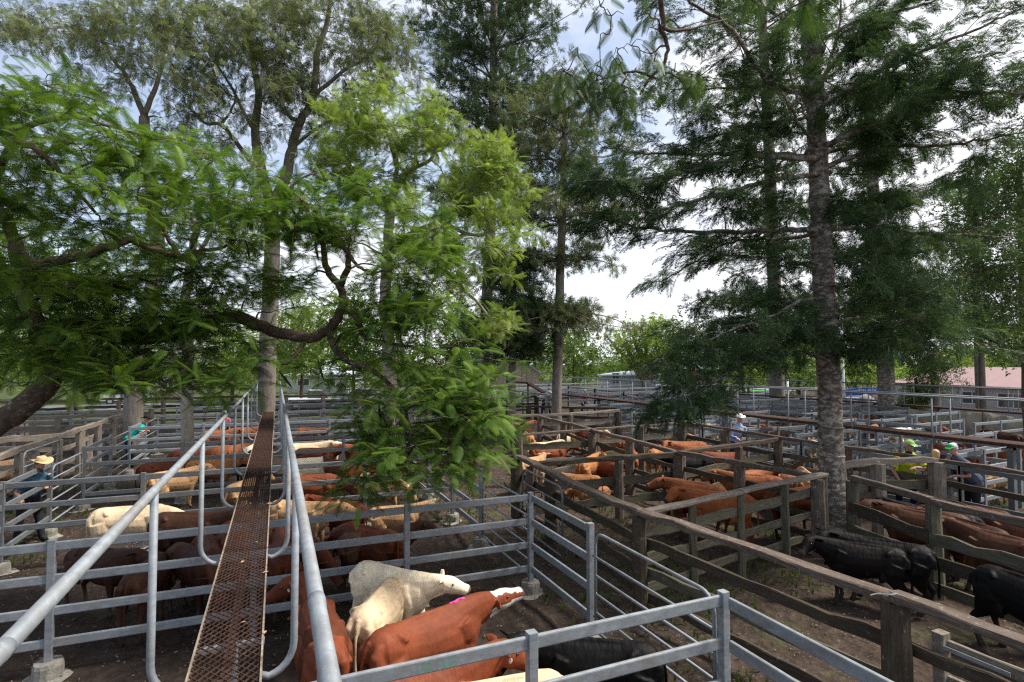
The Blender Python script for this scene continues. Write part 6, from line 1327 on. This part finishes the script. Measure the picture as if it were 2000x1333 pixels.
# ------------------------------------------------------------------ houses, sheds, sign, vehicles
GLASS, gn, gb = newmat('window_glass'); gb.inputs['Base Color'].default_value = (.05, .06, .07, 1); gb.inputs['Roughness'].default_value = .08; gb.inputs['Specular IOR Level'].default_value = .8
def boards(name, c):
    m, n, b = newmat(name); wv = N(n, 'ShaderNodeTexWave', wave_type='BANDS', bands_direction='Z', wave_profile='SAW'); wv.inputs['Scale'].default_value = 2.6; wv.inputs['Distortion'].default_value = .1
    n.links.new(geo_pos(n), wv.inputs[0]); c1, f1 = noise_col(n, geo_pos(n), 3, [(.3, tuple(x*.88 for x in c)), (.7, c)])
    n.links.new(c1, b.inputs['Base Color']); b.inputs['Roughness'].default_value = .6; bump(n, b, wv.outputs['Fac'], 1.0, .06); return m
WB_W = boards('white_weatherboard', (.78, .79, .82)); WB_C = boards('cream_weatherboard', (.66, .58, .46)); WB_G = mat_simple('grey_sheet', (.55, .58, .6), .5)
ROOF_P = mat_simple('faded_red_roof', (.33, .215, .21), .8, var=.08, scale=1.5); ROOF_G = mat_simple('grey_roof', (.42, .46, .5), .45, var=.1, scale=1.5); TRIM_R = mat_simple('red_trim', (.25, .05, .05), .6); WHITE_P = mat_simple('white_trim', (.8, .8, .8), .5, var=.03)
def house(label, a, b_, depth, zb, ze, zr, wall, roof, windows=(), gable=False, name='weatherboard_house', trim=WHITE_P, over=.35, chimney=False, cat='house'):
    """front wall from a to b_ (plan points), going back by depth"""
    a = np.array(a[:2]); b_ = np.array(b_[:2]); d = b_-a; Ln = np.linalg.norm(d); rz = math.atan2(d[1], d[0])
    t = thing(name, label, cat, (a[0], a[1], 0), rz)
    m = MB(); m.box((0, 0, zb), (Ln, depth, ze))
    if gable: m.add([(0, 0, ze), (Ln, 0, ze), (Ln/2, 0, zr), (0, depth, ze), (Ln, depth, ze), (Ln/2, depth, zr)], [(0, 1, 2), (3, 5, 4), (0, 2, 5, 3), (1, 4, 5, 2)])
    m.build('wall', wall, t)
    m = MB(); h = .09
    if gable:
        for s in (0, 1):
            x0 = -over if s == 0 else Ln+over; zz = ze-over*(zr-ze)/(Ln/2)
            m.add([(x0, -over, zz), (Ln/2, -over, zr), (Ln/2, depth+over, zr), (x0, depth+over, zz), (x0, -over, zz+h), (Ln/2, -over, zr+h), (Ln/2, depth+over, zr+h), (x0, depth+over, zz+h)], [(0, 1, 2, 3), (4, 7, 6, 5), (0, 4, 5, 1), (3, 2, 6, 7), (0, 3, 7, 4)])
    else:
        zz = ze-.05
        m.add([(-over, -over, zz), (Ln+over, -over, zz), (Ln+over, depth+over, zz), (-over, depth+over, zz), (depth*.4, depth/2, zr), (Ln-depth*.4, depth/2, zr), (-over, -over, zz+h), (Ln+over, -over, zz+h), (Ln+over, depth+over, zz+h), (-over, depth+over, zz+h)], [(0, 3, 2, 1), (6, 7, 5, 4), (7, 8, 5), (8, 9, 4, 5), (9, 6, 4), (0, 1, 7, 6), (1, 2, 8, 7), (2, 3, 9, 8), (3, 0, 6, 9)])
    rf = m.build('roof', roof, t)
    m = MB(); m.box((-over-.03, -over-.08, ze-.12), (Ln+over+.03, -over-.003, ze+.03)); m.build('gutter', trim, rf) if not gable else None
    for (x0, x1, z0, z1) in windows:
        m = MB(); w = .07
        m.box((x0-w, -.06, z0-w), (x1+w, -.003, z0)); m.box((x0-w, -.06, z1), (x1+w, -.003, z1+w)); m.box((x0-w, -.06, z0), (x0, -.003, z1)); m.box((x1, -.06, z0), (x1+w, -.003, z1)); m.box(((x0+x1)/2-.03, -.05, z0), ((x0+x1)/2+.03, -.003, z1))
        f = m.build('window', WHITE_P, t); m = MB(); m.box((x0, -.02, z0), (x1, -.004, z1)); m.build('pane', GLASS, f)
    return t
a = at(1747, 760, 47); b2 = at(2150, 760, 33)
def sc_(u):      # distance along the front wall of the point seen at u
    r = at(u, 760, 1.0)[:2]-EYEP[:2]; d = b2[:2]-a[:2]; M = np.array([[r[0], -d[0]], [r[1], -d[1]]]); k = np.linalg.solve(M, a[:2]-EYEP[:2]); return k[1]*np.linalg.norm(d)
house('long white weatherboard house with a faded pinkish red roof at right', a, b2, 7, 0, 2.4, 3.75, WB_W, ROOF_P, [(sc_(1878), sc_(1921), 1.15, 1.95), (sc_(1950), sc_(2010), 1.05, 1.95)], trim=TRIM_R)
a = at(958, 740, 60); b2 = at(1052, 740, 60)
house('cream weatherboard house with a grey roof, seen left of the slim trunk', a, b2, 8, -.2, 3.1, 4.7, WB_C, ROOF_G, [(1.6, 2.6, 1.7, 2.9)], gable=True)
a = at(1172, 740, 72); b2 = at(1285, 740, 70)
house('long low pale grey shed behind the raised walkway', a, b2, 8, -.2, 2.5, 3.0, WB_G, ROOF_G, [(1.6, 2.4, 1.5, 2.7)], name='shed', cat='shed')
a = at(296, 745, 60); b2 = at(372, 745, 62)
house('cream gabled house with a pale grey roof at left beyond the road', a, b2, 9, 0, 3.0, 5.6, WB_C, ROOF_G, [(1.0, 2.0, 1.2, 2.2)], gable=True)
a = at(560, 745, 75); b2 = at(680, 745, 75)
house('low white house beyond the road right of the forked trunk', a, b2, 8, 0, 2.4, 3.6, WB_W, ROOF_G, [(1.5, 3, 1, 1.9), (5, 6.5, 1, 1.9)])
a = at(1330, 745, 80); b2 = at(1400, 745, 80)
house('green roofed brown brick building behind the bushy hanging branch', a, b2, 8, 0, 3.2, 4.6, mat_simple('brown_brick', (.22, .13, .10), .8), mat_simple('green_roof', (.2, .36, .32), .5))
# sign
SB = mat_simple('sign_blue', (.01, .09, .50), .5, var=.05)
c = at(1690, 767, 46); ra = math.atan2(rt[1], rt[0])
t = thing('shop_sign', 'blue REAL ESTATE sign board left of the second dark trunk', 'sign', (c[0], c[1], 0), ra)
m = MB(); m.add([(-1.55, -.05, 1.38), (1.75, -.05, 1.50), (1.75, -.05, 2.1), (-1.55, -.05, 1.95), (-1.55, .05, 1.38), (1.75, .05, 1.50), (1.75, .05, 2.1), (-1.55, .05, 1.95)], [(0, 1, 2, 3), (5, 4, 7, 6), (3, 2, 6, 7), (0, 4, 5, 1), (1, 5, 6, 2), (4, 0, 3, 7)]); m.build('sign_board', SB, t)
for x in (-1.4, 1.6): bar('sign_post', np.array([c[0], c[1], 0])+rt*x, np.array([c[0], c[1], 1.1])+rt*x, .07, .07, WHITE_P, t)
text('REAL ESTATE', Vector((.30, -.058, 1.80)), (math.radians(90), math.radians(-2), 0), .32, WHITE_P, parent=t)
# boulder shaped tank cover
def boulder():
    c = at(1691, 775, 41.5); m = MB(); rings = []
    for i in range(9):
        q = math.pi/2*i/8; r = .78*math.cos(q)**.8+.02; rings.append([(r*math.cos(x)*(1+.06*math.sin(3*x+i)), r*math.sin(x), 1.72*math.sin(q)*(1+.03*math.sin(2*x))) for x in [2*math.pi*k/16 for k in range(16)]])
    m.loft(rings); o = m.build('boulder', mat_bark('pinkish_rock', (.22, .19, .19), (.42, .38, .38), (.3, .28, .28), .3, 3), None, True, (c[0], c[1], 0))
    tagp(o, 'large rounded grey pink boulder in front of the blue sign', 'boulder')
boulder()
def pole(name, label, u, d, v_top, v_bot, r, mat, cat='pole'):
    p = stand(u, d); zt = at(u, v_top, d)[2]; m = MB(); m.tube([(0, 0, 0), (0, 0, zt*.5), (0, 0, zt)], [r, r*.92, r*.85], 12); o = m.build(name, mat, None, True, p); tagp(o, label, cat)
pole('utility_pole', 'weathered grey utility pole in front of the white house', 1917, 31, 380, 790, .155, BARK_GREY)
pole('utility_pole', 'slim white pole just right of the big mottled trunk', 1646, 50, 690, 790, .12, WHITE_P)
pole('utility_pole', 'short white pole right of the grey trunked pine', 1537, 50, 742, 790, .10, WHITE_P)
# vehicles
def car(label, u, d, rz, col, Ln=4.4, h=1.5, kind='car', z=0):
    p = stand(u, d); t = thing('parked_'+kind, label, kind, p, rz, 'vehicles parked beyond the yards')
    pm, n, b = newmat('car_paint'); b.inputs['Base Color'].default_value = (*col, 1); b.inputs['Roughness'].default_value = .25; b.inputs['Coat Weight'].default_value = .6
    W2 = .86
    def prof(pts, w0, w1):
        m = MB(); rings = [[(x, y*w, z_) for x, z_ in pts] for y, w in ((-1, w0), (-.97, w1), (.97, w1), (1, w0))]
        m.loft([[(x, -W2*.97, z_) for x, z_ in pts], [(x, -W2, z_-.0) for x, z_ in pts], [(x, W2, z_) for x, z_ in pts], [(x, W2*.97, z_) for x, z_ in pts]][1:3]); return m
    lo = [(-Ln/2, .35), (Ln/2, .32), (Ln/2+.02, .6), (Ln/2-.15, .82), (Ln*.2, .95), (-Ln/2+.05, .98), (-Ln/2-.02, .7)]
    m = prof(lo, 1, 1); o = m.build('body', pm, t); bv = o.modifiers.new('b', 'BEVEL'); bv.width = .06; bv.segments = 3
    if kind == 'ute': cab = [(-Ln*.08, .94), (Ln*.24, .93), (Ln*.12, h-.08), (Ln*.02, h), (-Ln*.06, h)]
    else: cab = [(-Ln*.46, .94), (Ln*.25, .93), (Ln*.10, h-.05), (-Ln*.02, h), (-Ln*.33, h-.03)]
    m = MB(); m.loft([[(x, y*(W2-.03), z_) if z_ < 1 else (x, y*(W2-.16), z_) for x, z_ in cab] for y in (-1, 1)]); o = m.build('cabin', GLASS, t)
    m = MB(); hi = [c_ for c_ in cab if c_[1] > 1.1]; xs = [c_[0] for c_ in hi]; m.box((min(xs)-.03, -W2+.15, h-.05), (max(xs)+.02, W2-.15, h+.015))
    for x, z_ in ((cab[1][0]-.02, .93), ): pass
    m.build('roof', pm, t)
    for x in (-Ln*.31, Ln*.31):
        for s in (-1, 1):
            m = MB(); m.tube([(x, s*(W2-.16), .33), (x, s*(W2+.02), .33)], .33, 18); w = m.build('wheel', DARKC, t); m = MB(); m.tube([(x, s*(W2+.0), .33), (x, s*(W2+.035), .33)], .19, 14); m.build('hubcap', GALV_L, w)
    for s in (-1, 1):
        m = MB(); m.box((Ln/2-.10, s*.62-.14, .62), (Ln/2+.03, s*.62+.14, .76)); m.build('headlight', WHITEC, t)
        m = MB(); m.box((-Ln/2-.035, s*.66-.1, .66), (-Ln/2+.05, s*.66+.1, .84)); m.build('tail_light', TRIM_R, t)
    return t
car('white ute parked behind the back boundary fence right of the walkway', 612, 50, .1, (.75, .76, .78), 5, 1.65, 'ute')
car('white car behind the boundary fence, left of the fronds', 700, 55, 3.0, (.7, .72, .75))
car('pale silver car parked beyond the fence at far left', 250, 56, .2, (.5, .55, .62))
car('white and blue car parked by the pale stemmed umbrella tree', 1290, 55, 1.1, (.62, .70, .85), 4.5, 1.9)
car('white car beyond the walkway left of the grey trunked pine', 1496, 56, .3, (.7, .7, .74))
car('bright green car nose partly hidden by the hanging pine branch', 1478, 52, .9, (.15, .7, .18), 4.2, 1.5)
car('dark silver car just right of the big mottled trunk', 1662, 52, .1, (.25, .26, .28))
